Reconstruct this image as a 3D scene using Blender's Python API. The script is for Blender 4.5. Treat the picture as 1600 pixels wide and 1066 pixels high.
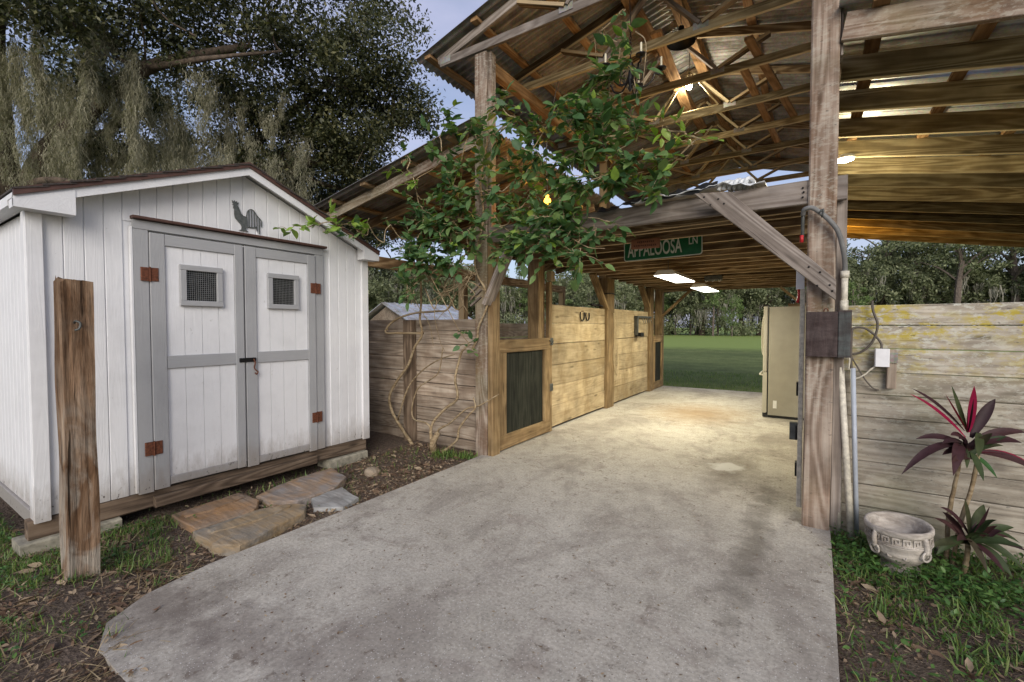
import bpy, bmesh, math, random
import numpy as np
from mathutils import Matrix, Vector, noise as mnoise
random.seed(7); rng = np.random.default_rng(7)
scn = bpy.context.scene
for o in list(bpy.data.objects): bpy.data.objects.remove(o)
R = math.radians

# ---------------------------------------------------------------- camera
cam = bpy.data.objects.new('camera', bpy.data.cameras.new('camera'))
scn.collection.objects.link(cam)
cam.data.sensor_width = 36.0; cam.data.lens = 16.0
cam.data.clip_start = 0.05; cam.data.clip_end = 2000
cam.location = (0, 0, 1.42)
cam.rotation_euler = (R(90 - 1.8), 0, R(33.3))
scn.camera = cam

# ---------------------------------------------------------------- world, sun, exposure
SUN_EL, SUN_AZ = R(24), R(146)
world = bpy.data.worlds.new('World'); scn.world = world; world.use_nodes = True
wt = world.node_tree; wt.nodes.clear()
w_out = wt.nodes.new('ShaderNodeOutputWorld'); w_bg = wt.nodes.new('ShaderNodeBackground')
w_sky = wt.nodes.new('ShaderNodeTexSky'); w_sky.sky_type = 'NISHITA'; w_sky.sun_disc = False
w_sky.sun_elevation = SUN_EL; w_sky.sun_rotation = SUN_AZ
w_sky.air_density = 1.0; w_sky.dust_density = 2.5; w_sky.ozone_density = 2.0
w_tc = wt.nodes.new('ShaderNodeTexCoord')
w_map = wt.nodes.new('ShaderNodeMapping'); w_map.inputs['Scale'].default_value = (1.6, 1.6, 4.5)
w_n = wt.nodes.new('ShaderNodeTexNoise'); w_n.inputs['Scale'].default_value = 1.7
w_n.inputs['Detail'].default_value = 5; w_n.inputs['Roughness'].default_value = .55
w_r = wt.nodes.new('ShaderNodeValToRGB')
w_r.color_ramp.elements[0].position = .30; w_r.color_ramp.elements[1].position = .72
w_r.color_ramp.elements[0].color = (.30,.30,.30,1); w_r.color_ramp.elements[1].color = (.80,.80,.80,1)
w_mix = wt.nodes.new('ShaderNodeMix'); w_mix.data_type = 'RGBA'
w_mix.inputs['B'].default_value = (3.75, 3.8, 5.1, 1)      # thin dusk cloud veil
wt.links.new(w_tc.outputs['Generated'], w_map.inputs['Vector'])
wt.links.new(w_map.outputs[0], w_n.inputs['Vector'])
wt.links.new(w_n.outputs[0], w_r.inputs[0])
wt.links.new(w_r.outputs[0], w_mix.inputs['Factor'])
wt.links.new(w_sky.outputs[0], w_mix.inputs['A'])
wt.links.new(w_mix.outputs['Result'], w_bg.inputs[0])
w_bg.inputs[1].default_value = 0.118
wt.links.new(w_bg.outputs[0], w_out.inputs[0])

sl = bpy.data.lights.new('sun', 'SUN'); sl.energy = 1.6; sl.angle = R(35); sl.color = (1, .955, .88)
sun = bpy.data.objects.new('sun', sl); scn.collection.objects.link(sun)
sd = Vector((math.sin(SUN_AZ)*math.cos(SUN_EL), math.cos(SUN_AZ)*math.cos(SUN_EL), math.sin(SUN_EL)))
sun.rotation_euler = sd.to_track_quat('Z', 'Y').to_euler()
vs = scn.view_settings
vs.view_transform = 'Standard'; vs.look = 'None'; vs.exposure = 0.52; vs.gamma = 1.0; vs.use_curve_mapping = False

# ---------------------------------------------------------------- material helper
class Mt:
    def __init__(s, name, rough=.7, metal=0.0, spec=.4):
        s.m = bpy.data.materials.new(name); s.m.use_nodes = True
        s.t = s.m.node_tree; s.t.nodes.clear()
        s.out = s.n('OutputMaterial'); s.b = s.n('BsdfPrincipled')
        s.t.links.new(s.b.outputs[0], s.out.inputs[0])
        s.set(s.b, 'Roughness', rough); s.set(s.b, 'Metallic', metal); s.set(s.b, 'Specular IOR Level', spec)
    def n(s, typ, **kw):
        nd = s.t.nodes.new('ShaderNode' + typ)
        for k, v in kw.items(): setattr(nd, k, v)
        return nd
    def set(s, nd, k, v):
        if isinstance(v, bpy.types.NodeSocket): s.t.links.new(v, nd.inputs[k])
        else:
            if isinstance(v, (tuple, list)) and len(v) == 3 and nd.inputs[k].type == 'RGBA': v = (*v, 1)
            nd.inputs[k].default_value = v
    def tex(s, kind='Object'): return s.n('TexCoord').outputs[kind]
    def pos(s): return s.n('NewGeometry').outputs['Position']
    def rnd(s): return s.n('ObjectInfo').outputs['Random']
    def mapv(s, v, scale=(1,1,1), loc=(0,0,0)):
        m = s.n('Mapping'); s.set(m, 'Vector', v); s.set(m, 'Scale', scale); s.set(m, 'Location', loc); return m.outputs[0]
    def vadd(s, a, b):
        m = s.n('VectorMath', operation='ADD'); s.set(m, 0, a); s.set(m, 1, b); return m.outputs[0]
    def vscale(s, a, f):
        m = s.n('VectorMath', operation='SCALE'); s.set(m, 0, a); s.set(m, 'Scale', f); return m.outputs[0]
    def comb(s, x, y, z):
        m = s.n('CombineXYZ'); s.set(m, 0, x); s.set(m, 1, y); s.set(m, 2, z); return m.outputs[0]
    def sep(s, v):
        m = s.n('SeparateXYZ'); s.set(m, 0, v); return m.outputs
    def noise(s, v, scale=1, detail=4, rough=.55, dist=0):
        m = s.n('TexNoise'); s.set(m, 'Vector', v); s.set(m, 'Scale', scale); s.set(m, 'Detail', detail)
        s.set(m, 'Roughness', rough); s.set(m, 'Distortion', dist); return m.outputs[0]
    def vor(s, v, scale=1, feature='F1', out='Distance'):
        m = s.n('TexVoronoi', feature=feature); s.set(m, 'Vector', v); s.set(m, 'Scale', scale); return m.outputs[out]
    def math(s, op, a, b=0.0, clamp=False):
        m = s.n('Math', operation=op, use_clamp=clamp); s.set(m, 0, a); s.set(m, 1, b); return m.outputs[0]
    def ramp(s, f, stops):
        m = s.n('ValToRGB'); e = m.color_ramp.elements
        while len(e) < len(stops): e.new(.5)
        for el, (p, c) in zip(e, stops):
            el.position = p; el.color = (*c, 1) if isinstance(c, (tuple, list)) else (c, c, c, 1)
        s.set(m, 0, f); return m.outputs[0]
    def mix(s, f, a, b, mode='MIX'):
        m = s.n('Mix', data_type='RGBA', blend_type=mode); s.set(m, 'Factor', f); s.set(m, 'A', a); s.set(m, 'B', b)
        return m.outputs['Result']
    def bump(s, h, strength=.3, dist=.01):
        m = s.n('Bump'); s.set(m, 'Height', h); s.set(m, 'Strength', strength); s.set(m, 'Distance', dist)
        s.set(s.b, 'Normal', m.outputs[0])
    def color(s, c): s.set(s.b, 'Base Color', c); return s

def wood(name, dark, mid, light, var=.45, bump=.5, rough=.85, lichen=0, stain=None, knots=True, ring=.4, edge=0):  # edge: strength of the painted light on top and bottom faces
    m = Mt(name, rough=rough, spec=.2)
    r = m.rnd()
    off = m.comb(m.math('MULTIPLY', r, 37.0), m.math('MULTIPLY', r, 11.0), m.math('MULTIPLY', r, 23.0))
    v = m.vadd(m.tex('Object'), off)
    n1 = m.noise(m.mapv(v, (1.1, 13, 13)), 1, 6, .6, .8)
    n2 = m.noise(m.mapv(v, (2.5, 120, 120)), 1, 5, .65, .2)
    n3 = m.noise(m.mapv(v, (.55, 5.5, 5.5)), 1, 2, .5, .35)
    rings = m.math('SINE', m.math('MULTIPLY', n3, 62.0))
    rings = m.math('MULTIPLY_ADD', rings, .5); rings.node.inputs[2].default_value = .5
    f = m.mix(ring, n1, rings); f = m.mix(.35, f, n2)
    col = m.ramp(f, [(.22, dark), (.5, mid), (.76, light)])
    if knots:
        vd = m.n('TexVoronoi'); m.set(vd, 'Vector', m.mapv(v, (1.6, 7, 7))); m.set(vd, 'Scale', 1.0)
        k = m.ramp(vd.outputs['Distance'], [(.05, 1.0), (.15, 0.0)])
        col = m.mix(m.math('MULTIPLY', k, .75), col, tuple(c*.45 for c in dark))
    cr = m.ramp(m.noise(m.mapv(v, (1.4, 70, 70)), 1, 3, .5, .3), [(.28, 1.0), (.35, 0.0)])
    col = m.mix(m.math('MULTIPLY', cr, .65), col, tuple(c*.35 for c in dark))
    bl = m.noise(m.pos(), 3.1, 4, .6)
    col = m.mix(1.0, col, m.ramp(bl, [(.3, .62), (.68, 1.12)]), 'MULTIPLY')
    col = m.mix(1.0, col, m.ramp(r, [(0, 1-var*.7), (1, 1+var*.35)]), 'MULTIPLY')
    if edge:   # paler top and bottom faces: lit undersides painted into the timber colour
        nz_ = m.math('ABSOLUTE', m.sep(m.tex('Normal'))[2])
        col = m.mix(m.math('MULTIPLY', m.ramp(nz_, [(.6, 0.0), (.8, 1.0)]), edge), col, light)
    if stain:
        sn = m.ramp(m.noise(m.mapv(m.pos(), (1.2, 1.2, .8)), 2.3, 5, .6), [(.5, 0.0), (.66, 1.0)])
        col = m.mix(m.math('MULTIPLY', sn, .55), col, stain)
    if lichen:
        a = m.noise(m.mapv(m.pos(), (1, 1, 2.2)), 19, 6, .72)
        am = m.ramp(a, [(.50, 0.0), (.58, 1.0)])
        big = m.ramp(m.noise(m.pos(), 2.0, 3, .6), [(.3, 0.15), (.6, 1.0)])
        z = m.sep(m.pos())[2]
        hi = m.ramp(m.math('MULTIPLY', z, .62), [(.35, .25), (.9, 1.0)])
        am = m.math('MULTIPLY', m.math('MULTIPLY', am, big), hi)
        col = m.mix(m.math('MULTIPLY', am, .9*lichen), col, (.56, .56, .48))
        a2 = m.math('MULTIPLY', m.ramp(m.noise(m.mapv(m.pos(), (.8, .8, 1.5)), 11, 6, .72), [(.46, 0.0), (.55, 1.0)]), m.ramp(m.noise(m.mapv(m.pos(), (.8, .8, 1.5), (1.3,0,.4)), 2.6, 3, .55), [(.34, 0.0), (.52, 1.0)]))
        y = m.ramp(m.math('MULTIPLY', z, .62), [(.64, 0.0), (.80, 1.0)])
        col = m.mix(m.math('MULTIPLY', m.math('MULTIPLY', a2, y), .85*(lichen if lichen > .9 else .0)), col, (.42, .33, .03))
        blk = m.ramp(m.noise(m.mapv(m.pos(), (1, 1, 2.5)), 21, 4, .6), [(.64, 0.0), (.7, 1.0)])
        col = m.mix(m.math('MULTIPLY', blk, .6), col, (.06, .055, .05))
        gr = m.ramp(m.noise(m.pos(), 1.4, 3, .5), [(.48, 0.0), (.7, 1.0)])
        col = m.mix(m.math('MULTIPLY', gr, .3), col, (.24, .24, .10))
    m.color(col)
    h = m.math('ADD', m.math('MULTIPLY', n2, .6), m.math('MULTIPLY', f, .7))
    h = m.math('SUBTRACT', h, m.math('MULTIPLY', cr, .8))
    m.bump(h, bump, .006)
    return m.m

M = {}
M['grey'] = wood('weathered_grey_wood', (.13,.105,.09), (.29,.245,.21), (.40,.355,.32))
M['post'] = wood('weathered_post_wood', (.10,.068,.045), (.265,.20,.155), (.43,.375,.31), lichen=.35, stain=(.16,.085,.045))
M['tan'] = wood('tan_plank_wood', (.25,.18,.10), (.42,.33,.20), (.54,.44,.29), stain=(.20,.135,.06), var=.3, ring=.18)
M['tanpost'] = wood('tan_post_wood', (.17,.105,.05), (.31,.21,.105), (.42,.30,.16), stain=(.12,.08,.04))
M['brown'] = wood('brown_joist_wood', (.095,.06,.032), (.20,.13,.07), (.46,.35,.21), var=.8, edge=.85)  # edge: lit undersides painted into the colour
M['rafter'] = wood('olive_rafter_wood', (.14,.10,.05), (.29,.22,.115), (.54,.45,.28), var=.95, edge=.85)  # edge: lit undersides painted into the colour
M['orange'] = wood('orange_pine_wood', (.19,.105,.045), (.37,.215,.10), (.48,.31,.16))
M['fence'] = wood('reddish_grey_plank', (.20,.15,.11), (.39,.315,.245), (.52,.45,.37), var=.45, stain=(.17,.12,.085))
M['lichen'] = wood('lichen_plank', (.22,.19,.15), (.39,.345,.275), (.50,.455,.38), lichen=1.0, var=.3)
def oldpost():
    m = Mt('split_old_post', .95, 0, .15); p = m.tex('Object')
    a = m.noise(m.mapv(p, (1.6, 7, 7)), 1, 6, .65, .6); b = m.noise(m.mapv(p, (3, 60, 60)), 1, 5, .65, .3); d = m.noise(m.mapv(p, (4, 9, 9), (3,1,2)), 1, 5, .6, .8)
    c = m.ramp(a, [(.28, (.035,.020,.012)), (.42, (.13,.075,.042)), (.55, (.25,.165,.105)), (.72, (.40,.32,.24))])
    c = m.mix(1., c, m.ramp(b, [(.3, .5), (.65, 1.2)]), 'MULTIPLY')
    zz = m.sep(p)[0]
    g = m.math('MULTIPLY', m.ramp(d, [(.42, 0.0), (.58, 1.0)]), m.ramp(m.math('MULTIPLY', zz, .6), [(.10, 1.0), (.75, .1)]))
    c = m.mix(m.math('MULTIPLY', g, .75), c, (.36,.33,.28))
    cr = m.ramp(m.noise(m.mapv(p, (1.2, 34, 34), (1,5,2)), 1, 3, .5, .4), [(.30, 1.0), (.37, 0.0)])
    c = m.mix(m.math('MULTIPLY', cr, .8), c, (.02,.012,.008))
    m.color(c); m.bump(m.math('SUBTRACT', m.math('ADD', b, a), cr), 1.0, .015); return m.m
M['oldpost'] = oldpost()
M['sill'] = wood('dark_sill_wood', (.05,.035,.025), (.14,.10,.07), (.235,.18,.13))

def paint(name, base, dirt=.25):
    m = Mt(name, rough=.55, spec=.35)
    r = m.rnd(); off = m.comb(m.math('MULTIPLY', r, 31.0), m.math('MULTIPLY', r, 17.0), m.math('MULTIPLY', r, 9.0))
    v = m.vadd(m.tex('Object'), off)
    n3 = m.noise(m.mapv(v, (.9, 9, 9)), 1, 2, .5, .5)
    rings = m.math('SINE', m.math('MULTIPLY', n3, 75.0))
    n2 = m.noise(m.mapv(v, (6, 90, 90)), 1, 5, .7)
    h = m.math('ADD', m.math('MULTIPLY', rings, .14), n2)
    d = m.noise(m.pos(), 4.0, 6, .65)
    c = m.mix(m.math('MULTIPLY', m.ramp(d, [(.45, 0.0), (.72, 1.0)]), dirt), base, tuple(x*.62 for x in base))
    spk = m.ramp(m.noise(m.mapv(m.pos(), (1,1,.45)), 26, 5, .7), [(.66, 0.0), (.72, 1.0)])
    c = m.mix(m.math('MULTIPLY', spk, .35), c, (.22,.20,.17))
    c = m.mix(m.math('MULTIPLY', m.ramp(h, [(.1, 1.0), (.4, 0.0)]), .12), c, tuple(x*.5 for x in base))
    z = m.sep(m.pos())[2]
    mud = m.math('MULTIPLY', m.ramp(m.math('ADD', z, m.math('MULTIPLY', m.math('SUBTRACT', m.noise(m.mapv(m.pos(), (3,3,1)), 5, 6, .7), .5), .5)), [(.20, 1.0), (.42, 0.0)]), .55)
    c = m.mix(mud, c, (.23,.19,.15))
    chip = m.math('MULTIPLY', m.ramp(m.noise(m.mapv(m.pos(), (1,1,.6)), 42, 4, .6), [(.63, 0.0), (.66, 1.0)]), m.ramp(z, [(.22, 1.0), (.34, .0)]))
    c = m.mix(m.math('MULTIPLY', chip, .85), c, (.06,.05,.045))
    m.color(c); m.bump(h, .35, .004)
    return m.m
M['white'] = paint('white_house_paint', (.70,.705,.72))
M['greyp'] = paint('grey_trim_paint', (.345,.35,.36))

def plain(name, c, rough=.6, metal=0., nz=.25, sc=20, bmp=.15, spec=.4):
    m = Mt(name, rough, metal, spec)
    n = m.noise(m.pos(), sc, 5, .6)
    m.color(m.mix(1., c, m.ramp(n, [(.3, 1-nz), (.7, 1+nz*.5)]), 'MULTIPLY')); m.bump(n, bmp, .004)
    return m.m
M['browntrim'] = plain('brown_trim_paint', (.085,.042,.032), .6)
M['shingle'] = plain('dark_shingle', (.06,.05,.045), .95, nz=.5, sc=90, bmp=.6)
M['rust'] = plain('rusty_hinge_metal', (.15,.052,.026), .75, .2, nz=.6, sc=60)
M['iron'] = plain('black_iron', (.018,.017,.017), .5, .6)
M['darkmetal'] = plain('dark_grey_metal', (.10,.105,.10), .5, .5, nz=.4)
M['dark'] = plain('dark_interior', (.012,.012,.012), .9)
M['mesh'] = plain('galvanised_mesh', (.35,.36,.36), .45, .7)
M['pvc'] = plain('aged_white_pvc', (.62,.58,.48), .45, nz=.35, sc=35, bmp=.05)
M['pvcgrey'] = plain('grey_pvc', (.42,.46,.52), .4, nz=.12)
M['conduit'] = plain('grey_rubber_conduit', (.17,.17,.165), .6)
M['cable'] = plain('dark_cable', (.10,.085,.07), .6)
M['boxwhite'] = plain('white_plastic', (.72,.72,.74), .4, nz=.08, bmp=.02)
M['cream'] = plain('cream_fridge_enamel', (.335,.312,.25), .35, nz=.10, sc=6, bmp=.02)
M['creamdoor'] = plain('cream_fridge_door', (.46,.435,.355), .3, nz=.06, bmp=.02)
M['gasket'] = plain('black_gasket', (.03,.03,.028), .6)
M['label'] = plain('paper_label', (.75,.75,.72), .6, nz=.1)
M['red'] = plain('red_plastic', (.45,.02,.025), .45)
M['green'] = plain('sign_green', (.006,.115,.045), .35, nz=.2, bmp=.02)
M['signw'] = plain('sign_lettering', (.62,.66,.60), .4, nz=.15, bmp=.02)
M['plaque'] = plain('brown_plaque', (.25,.11,.06), .6, nz=.3)
M['plaquet'] = plain('plaque_marks', (.09,.035,.02), .6)
M['candle'] = plain('candle_sleeve', (.62,.57,.42), .5)
M['rope'] = plain('tan_cord', (.42,.33,.2), .8)
M['tarp'] = plain('white_sheeting', (.62,.64,.66), .35, nz=.15, bmp=.2)
M['blacksheet'] = plain('black_sheeting', (.015,.015,.017), .4)
M['roost'] = plain('rooster_metal', (.14,.15,.145), .5, .5, nz=.4, sc=40)
M['fixture'] = plain('fixture_enamel', (.7,.7,.66), .4, nz=.05, bmp=.01)
M['stem'] = wood('vine_bark', (.16,.11,.06), (.33,.25,.15), (.44,.36,.24), knots=False, var=.3)
M['bark'] = plain('oak_bark', (.10,.075,.055), .95, nz=.7, sc=14, bmp=.9)
M['pinebark'] = plain('pine_bark', (.15,.12,.10), .95, nz=.6, sc=6, bmp=.6)
M['concblock'] = plain('concrete_block', (.30,.28,.22), .95, nz=.5, sc=18, bmp=.6)

def emit(name, c, s):
    m = Mt(name); e = m.n('Emission'); m.set(e, 'Color', c); m.set(e, 'Strength', s)
    m.t.links.new(e.outputs[0], m.out.inputs[0]); return m.m
M['tube'] = emit('lit_diffuser', (1, .96, .82), 9)
M['bulb'] = emit('lit_bulb', (1, .93, .78), 60)
M['amberbulb'] = emit('lit_amber_bulb', (1, .42, .04), 6)

def metal_roof(name, base, rough=.45):
    m = Mt(name, rough, .55, .5)
    n = m.noise(m.mapv(m.pos(), (1.5, 1.5, 1.5)), 2.2, 6, .65)
    s = m.noise(m.mapv(m.tex('Object'), (.8, 30, 4)), 1, 4, .6)
    v = m.vor(m.pos(), 60, out='Color')
    c = m.mix(m.ramp(n, [(.42, 0.0), (.66, 1.0)]), base, tuple(x*f for x, f in zip(base, (.62, .56, .50))))
    c = m.mix(1., c, m.ramp(s, [(.3, .7), (.7, 1.15)]), 'MULTIPLY')
    c = m.mix(.14, c, v, 'OVERLAY')
    m.color(c); m.set(m.b, 'Roughness', m.ramp(n, [(.3, rough-.08), (.7, rough+.25)])); m.bump(s, .08, .003)
    return m.m
M['galv'] = metal_roof('galvanised_roofing', (.36,.35,.33), .6)
M['galv2'] = metal_roof('white_galvanised_roofing', (.62,.65,.69), .4)

def leafmat(name, c1, c2, c3, rough=.35, trans=.25, spec=.4, hue=None):
    m = Mt(name, rough, 0, spec)
    isl = m.n('NewGeometry').outputs['Random Per Island']
    f = m.math('FRACT', m.math('ADD', isl, m.rnd()))
    c = m.ramp(f, [(.05, c1), (.55, c2), (.96, c3)])
    n = m.noise(m.pos(), 30, 3, .5)
    c = m.mix(1., c, m.ramp(n, [(.3, .8), (.7, 1.15)]), 'MULTIPLY')
    m.color(c)
    if trans:
        tr = m.n('BsdfTranslucent'); m.set(tr, 'Color', m.mix(1., c, (1.0, 1.15, .5), 'MULTIPLY'))
        mx = m.n('MixShader'); m.set(mx, 0, trans)
        m.t.links.new(m.b.outputs[0], mx.inputs[1]); m.t.links.new(tr.outputs[0], mx.inputs[2])
        m.t.links.new(mx.outputs[0], m.out.inputs[0])
    return m.m
M['vine'] = leafmat('vine_leaf', (.055,.12,.048), (.088,.172,.064), (.17,.255,.085), .5, .32, .3)
M['vineyoung'] = leafmat('young_vine_leaf', (.15,.25,.035), (.21,.33,.05), (.26,.37,.075), .35, .35)
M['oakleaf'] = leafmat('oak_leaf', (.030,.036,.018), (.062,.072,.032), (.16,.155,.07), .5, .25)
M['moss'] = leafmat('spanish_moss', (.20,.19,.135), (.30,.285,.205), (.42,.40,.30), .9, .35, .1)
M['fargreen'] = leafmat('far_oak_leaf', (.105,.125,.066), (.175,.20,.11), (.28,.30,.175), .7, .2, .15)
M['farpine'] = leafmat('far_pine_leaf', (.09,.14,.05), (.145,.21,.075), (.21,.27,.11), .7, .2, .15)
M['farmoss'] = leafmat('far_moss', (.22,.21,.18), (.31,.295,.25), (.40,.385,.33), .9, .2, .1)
M['grassb'] = leafmat('grass_blade', (.06,.125,.025), (.115,.205,.042), (.24,.29,.09), .5, .3)
M['weed'] = leafmat('weed_leaf', (.035,.10,.024), (.065,.15,.034), (.12,.22,.055), .45, .3)
M['litter'] = leafmat('dead_leaf', (.10,.058,.038), (.20,.135,.09), (.36,.28,.19), .8, .1, .2)
M['straw'] = leafmat('dry_straw', (.20,.14,.07), (.32,.24,.13), (.45,.36,.22), .8, .1, .2)
M['maroon'] = leafmat('maroon_leaf', (.030,.014,.018), (.045,.018,.022), (.055,.026,.024), .5, .12, .2)
M['pink'] = leafmat('pink_young_leaf', (.20,.008,.04), (.30,.012,.06), (.36,.02,.08), .45, .3, .25)
M['greenmar'] = leafmat('green_maroon_leaf', (.028,.045,.018), (.045,.065,.024), (.06,.045,.03), .5, .15, .2)

def stone(name, base, alt):
    m = Mt(name, .9, 0, .25)
    n = m.noise(m.mapv(m.pos(), (1, 1, 3)), 5, 7, .65, .4); n2 = m.noise(m.pos(), 40, 5, .7)
    lay = m.noise(m.mapv(m.tex('Object'), (3, 22, 22)), 1, 4, .6, .5)
    c = m.mix(m.ramp(n, [(.35, 0.0), (.62, 1.0)]), base, alt)
    c = m.mix(1., c, m.ramp(lay, [(.3, .62), (.7, 1.2)]), 'MULTIPLY')
    m.color(c); m.bump(m.math('ADD', lay, m.math('MULTIPLY', n2, .5)), .7, .012); return m.m
M['slate_or'] = stone('rust_flagstone', (.34,.20,.10), (.26,.20,.15))
M['slate_tan'] = stone('tan_flagstone', (.32,.23,.13), (.24,.215,.18))
M['slate_gr'] = stone('grey_flagstone', (.27,.25,.24), (.31,.21,.13))
M['slate_bl'] = stone('pale_flagstone', (.34,.345,.34), (.26,.25,.24))
M['urn'] = stone('cast_stone', (.28,.24,.20), (.52,.475,.42))
M['rock'] = stone('field_rock', (.24,.18,.12), (.30,.25,.19))

def concrete():
    m = Mt('concrete', .88, 0, .25); p = m.pos()
    n = m.noise(p, .9, 7, .62); n2 = m.noise(p, 7, 6, .65); n3 = m.noise(p, 55, 4, .7)
    c = m.ramp(n, [(.28, (.40,.37,.315)), (.5, (.465,.432,.375)), (.74, (.53,.50,.44))])
    c = m.mix(1., c, m.ramp(n2, [(.28, .80), (.7, 1.08)]), 'MULTIPLY')
    c = m.mix(1., c, m.ramp(n3, [(.3, .66), (.7, 1.16)]), 'MULTIPLY')
    st = m.ramp(m.noise(m.mapv(p, (1.2, .8, 1), (3.1, 1.7, 0)), 1.15, 6, .68, .6), [(.49, 0.0), (.62, 1.0)])
    c = m.mix(m.math('MULTIPLY', st, .46), c, (.15,.125,.11))
    st2 = m.ramp(m.noise(m.mapv(p, (1, 1, 1), (9, 4, 0)), 2.6, 6, .7, .8), [(.57, 0.0), (.68, 1.0)])
    c = m.mix(m.math('MULTIPLY', st2, .4), c, (.17,.13,.115))
    ag = m.n('TexVoronoi'); m.set(ag, 'Vector', p); m.set(ag, 'Scale', 95.0)
    agc = m.sep(ag.outputs['Color'])[0]
    fl = m.math('MULTIPLY', m.ramp(m.math('ADD', ag.outputs['Distance'], m.math('MULTIPLY', m.sep(ag.outputs['Color'])[1], .16)), [(.22, 1.0), (.36, 0.0)]), m.ramp(agc, [(.58, 0.0), (.64, 1.0)]))
    sm = m.ramp(m.noise(m.mapv(p, (1,1,1), (4,2,0)), 13, 6, .7), [(.57, 0.0), (.64, 1.0)])
    sm = m.math('MULTIPLY', sm, m.ramp(m.noise(p, 1.6, 3, .5), [(.4, .15), (.6, 1.0)]))
    c = m.mix(m.math('MULTIPLY', sm, .72), c, (.13,.10,.075))
    sm2 = m.ramp(m.noise(m.mapv(p, (1,1.6,1), (8,1,0)), 30, 4, .6), [(.665, 0.0), (.70, 1.0)])
    c = m.mix(m.math('MULTIPLY', sm2, .75), c, (.07,.055,.045))
    sm3 = m.math('MULTIPLY', m.ramp(m.noise(m.mapv(p, (1,.7,1), (2,7,0)), 5.5, 6, .72, .5), [(.58, 0.0), (.67, 1.0)]), m.ramp(m.noise(p, .8, 2, .5), [(.4, .3), (.6, 1.0)]))
    c = m.mix(m.math('MULTIPLY', sm3, .45), c, (.16,.12,.095))
    y = m.sep(p)[1]
    front = m.ramp(m.math('MULTIPLY', y, .1), [(.3, 1.0), (.52, .15)])
    c = m.mix(m.math('MULTIPLY', m.math('MULTIPLY', fl, front), .8), c, (.66,.64,.61))
    fd = m.math('MULTIPLY', m.ramp(ag.outputs['Distance'], [(.15, 1.0), (.28, 0.0)]), m.ramp(agc, [(.14, 1.0), (.18, 0.0)]))
    c = m.mix(m.math('MULTIPLY', fd, .6), c, (.09,.08,.075))
    def spot(x, y, rx, ry, soft=.35, amp=.5):
        q = m.mapv(p, (1/rx, 1/ry, 0), (-x/rx, -y/ry, 0))
        l = m.n('VectorMath', operation='LENGTH'); m.set(l, 0, q)
        d = m.math('ADD', l.outputs['Value'], m.math('MULTIPLY', m.math('SUBTRACT', n2, .5), amp*2))
        return m.ramp(d, [(1-soft, 1.0), (1.0, 0.0)])
    c = m.mix(m.math('MULTIPLY', spot(-1.55, 7.9, 1.0, 1.2, .9), .55), c, (.33,.20,.08))        # rusty stain
    c = m.mix(m.math('MULTIPLY', spot(-.62, 5.0, .30, .75, .8), .55), c, (.14,.115,.085))       # damp trail
    c = m.mix(m.math('MULTIPLY', spot(-.30, 3.4, .12, 1.5, .8, .9), .6), c, (.12,.105,.085))
    c = m.mix(m.math('MULTIPLY', spot(-.69, 5.02, .18, .20, .4, .9), .7), c, (.62,.61,.57))   # pale patch
    c = m.mix(m.math('MULTIPLY', spot(-2.75, .9, .5, .35, .8, .9), .6), c, (.11,.085,.07))
    c = m.mix(m.math('MULTIPLY', spot(-2.1, 1.05, .6, .25, .8, 1.1), .45), c, (.12,.095,.085))
    m.color(c)
    m.bump(m.math('ADD', m.math('MULTIPLY', n3, .6), m.math('ADD', n2, fl)), .5, .004)
    return m.m
M['conc'] = concrete()

def dirt():
    m = Mt('dirt', .98, 0, .12); p = m.pos()
    n = m.noise(p, 2.2, 7, .65); n2 = m.noise(p, 28, 7, .75); v = m.vor(p, 70)
    c = m.ramp(n2, [(.28, (.050,.036,.028)), (.5, (.135,.10,.078)), (.72, (.27,.21,.17))])
    c = m.mix(m.ramp(n, [(.42, 0.0), (.62, 1.0)]), c, m.ramp(n2, [(.3, (.08,.062,.048)), (.7, (.23,.18,.14))]))
    chip = m.ramp(m.noise(m.mapv(p, (1, 2.2, 1)), 60, 3, .6), [(.66, 0.0), (.71, 1.0)])
    c = m.mix(m.math('MULTIPLY', chip, .6), c, (.24,.18,.13))
    m.color(c); m.bump(m.math('ADD', n2, m.math('MULTIPLY', v, .6)), 1.0, .03); return m.m
M['dirt'] = dirt()
def lawn():
    m = Mt('lawn', .95, 0, .1); p = m.pos()
    n = m.noise(m.mapv(p, (.05, .16, 0)), 1, 6, .6); n2 = m.noise(p, 1.1, 6, .7); n3 = m.noise(p, 9, 4, .7)
    c = m.ramp(n, [(.3, (.085,.11,.038)), (.55, (.13,.16,.055)), (.75, (.20,.215,.085))])
    c = m.mix(1., c, m.ramp(n2, [(.3, .7), (.7, 1.25)]), 'MULTIPLY')
    c = m.mix(1., c, m.ramp(n3, [(.3, .72), (.7, 1.2)]), 'MULTIPLY')
    # mown far strip, a paler kind of grass
    y = m.sep(p)[1]
    yy = m.math('ADD', m.math('MULTIPLY', y, .01), m.math('MULTIPLY', m.math('SUBTRACT', n2, .5), .06))
    far = m.ramp(yy, [(.30, 0.0), (.36, 1.0)])
    c = m.mix(far, c, m.mix(n2, (.19,.26,.065), (.25,.31,.09)))
    m.color(c); m.bump(m.math('ADD', n3, n2), .3, .02); return m.m
M['lawn'] = lawn()

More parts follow.
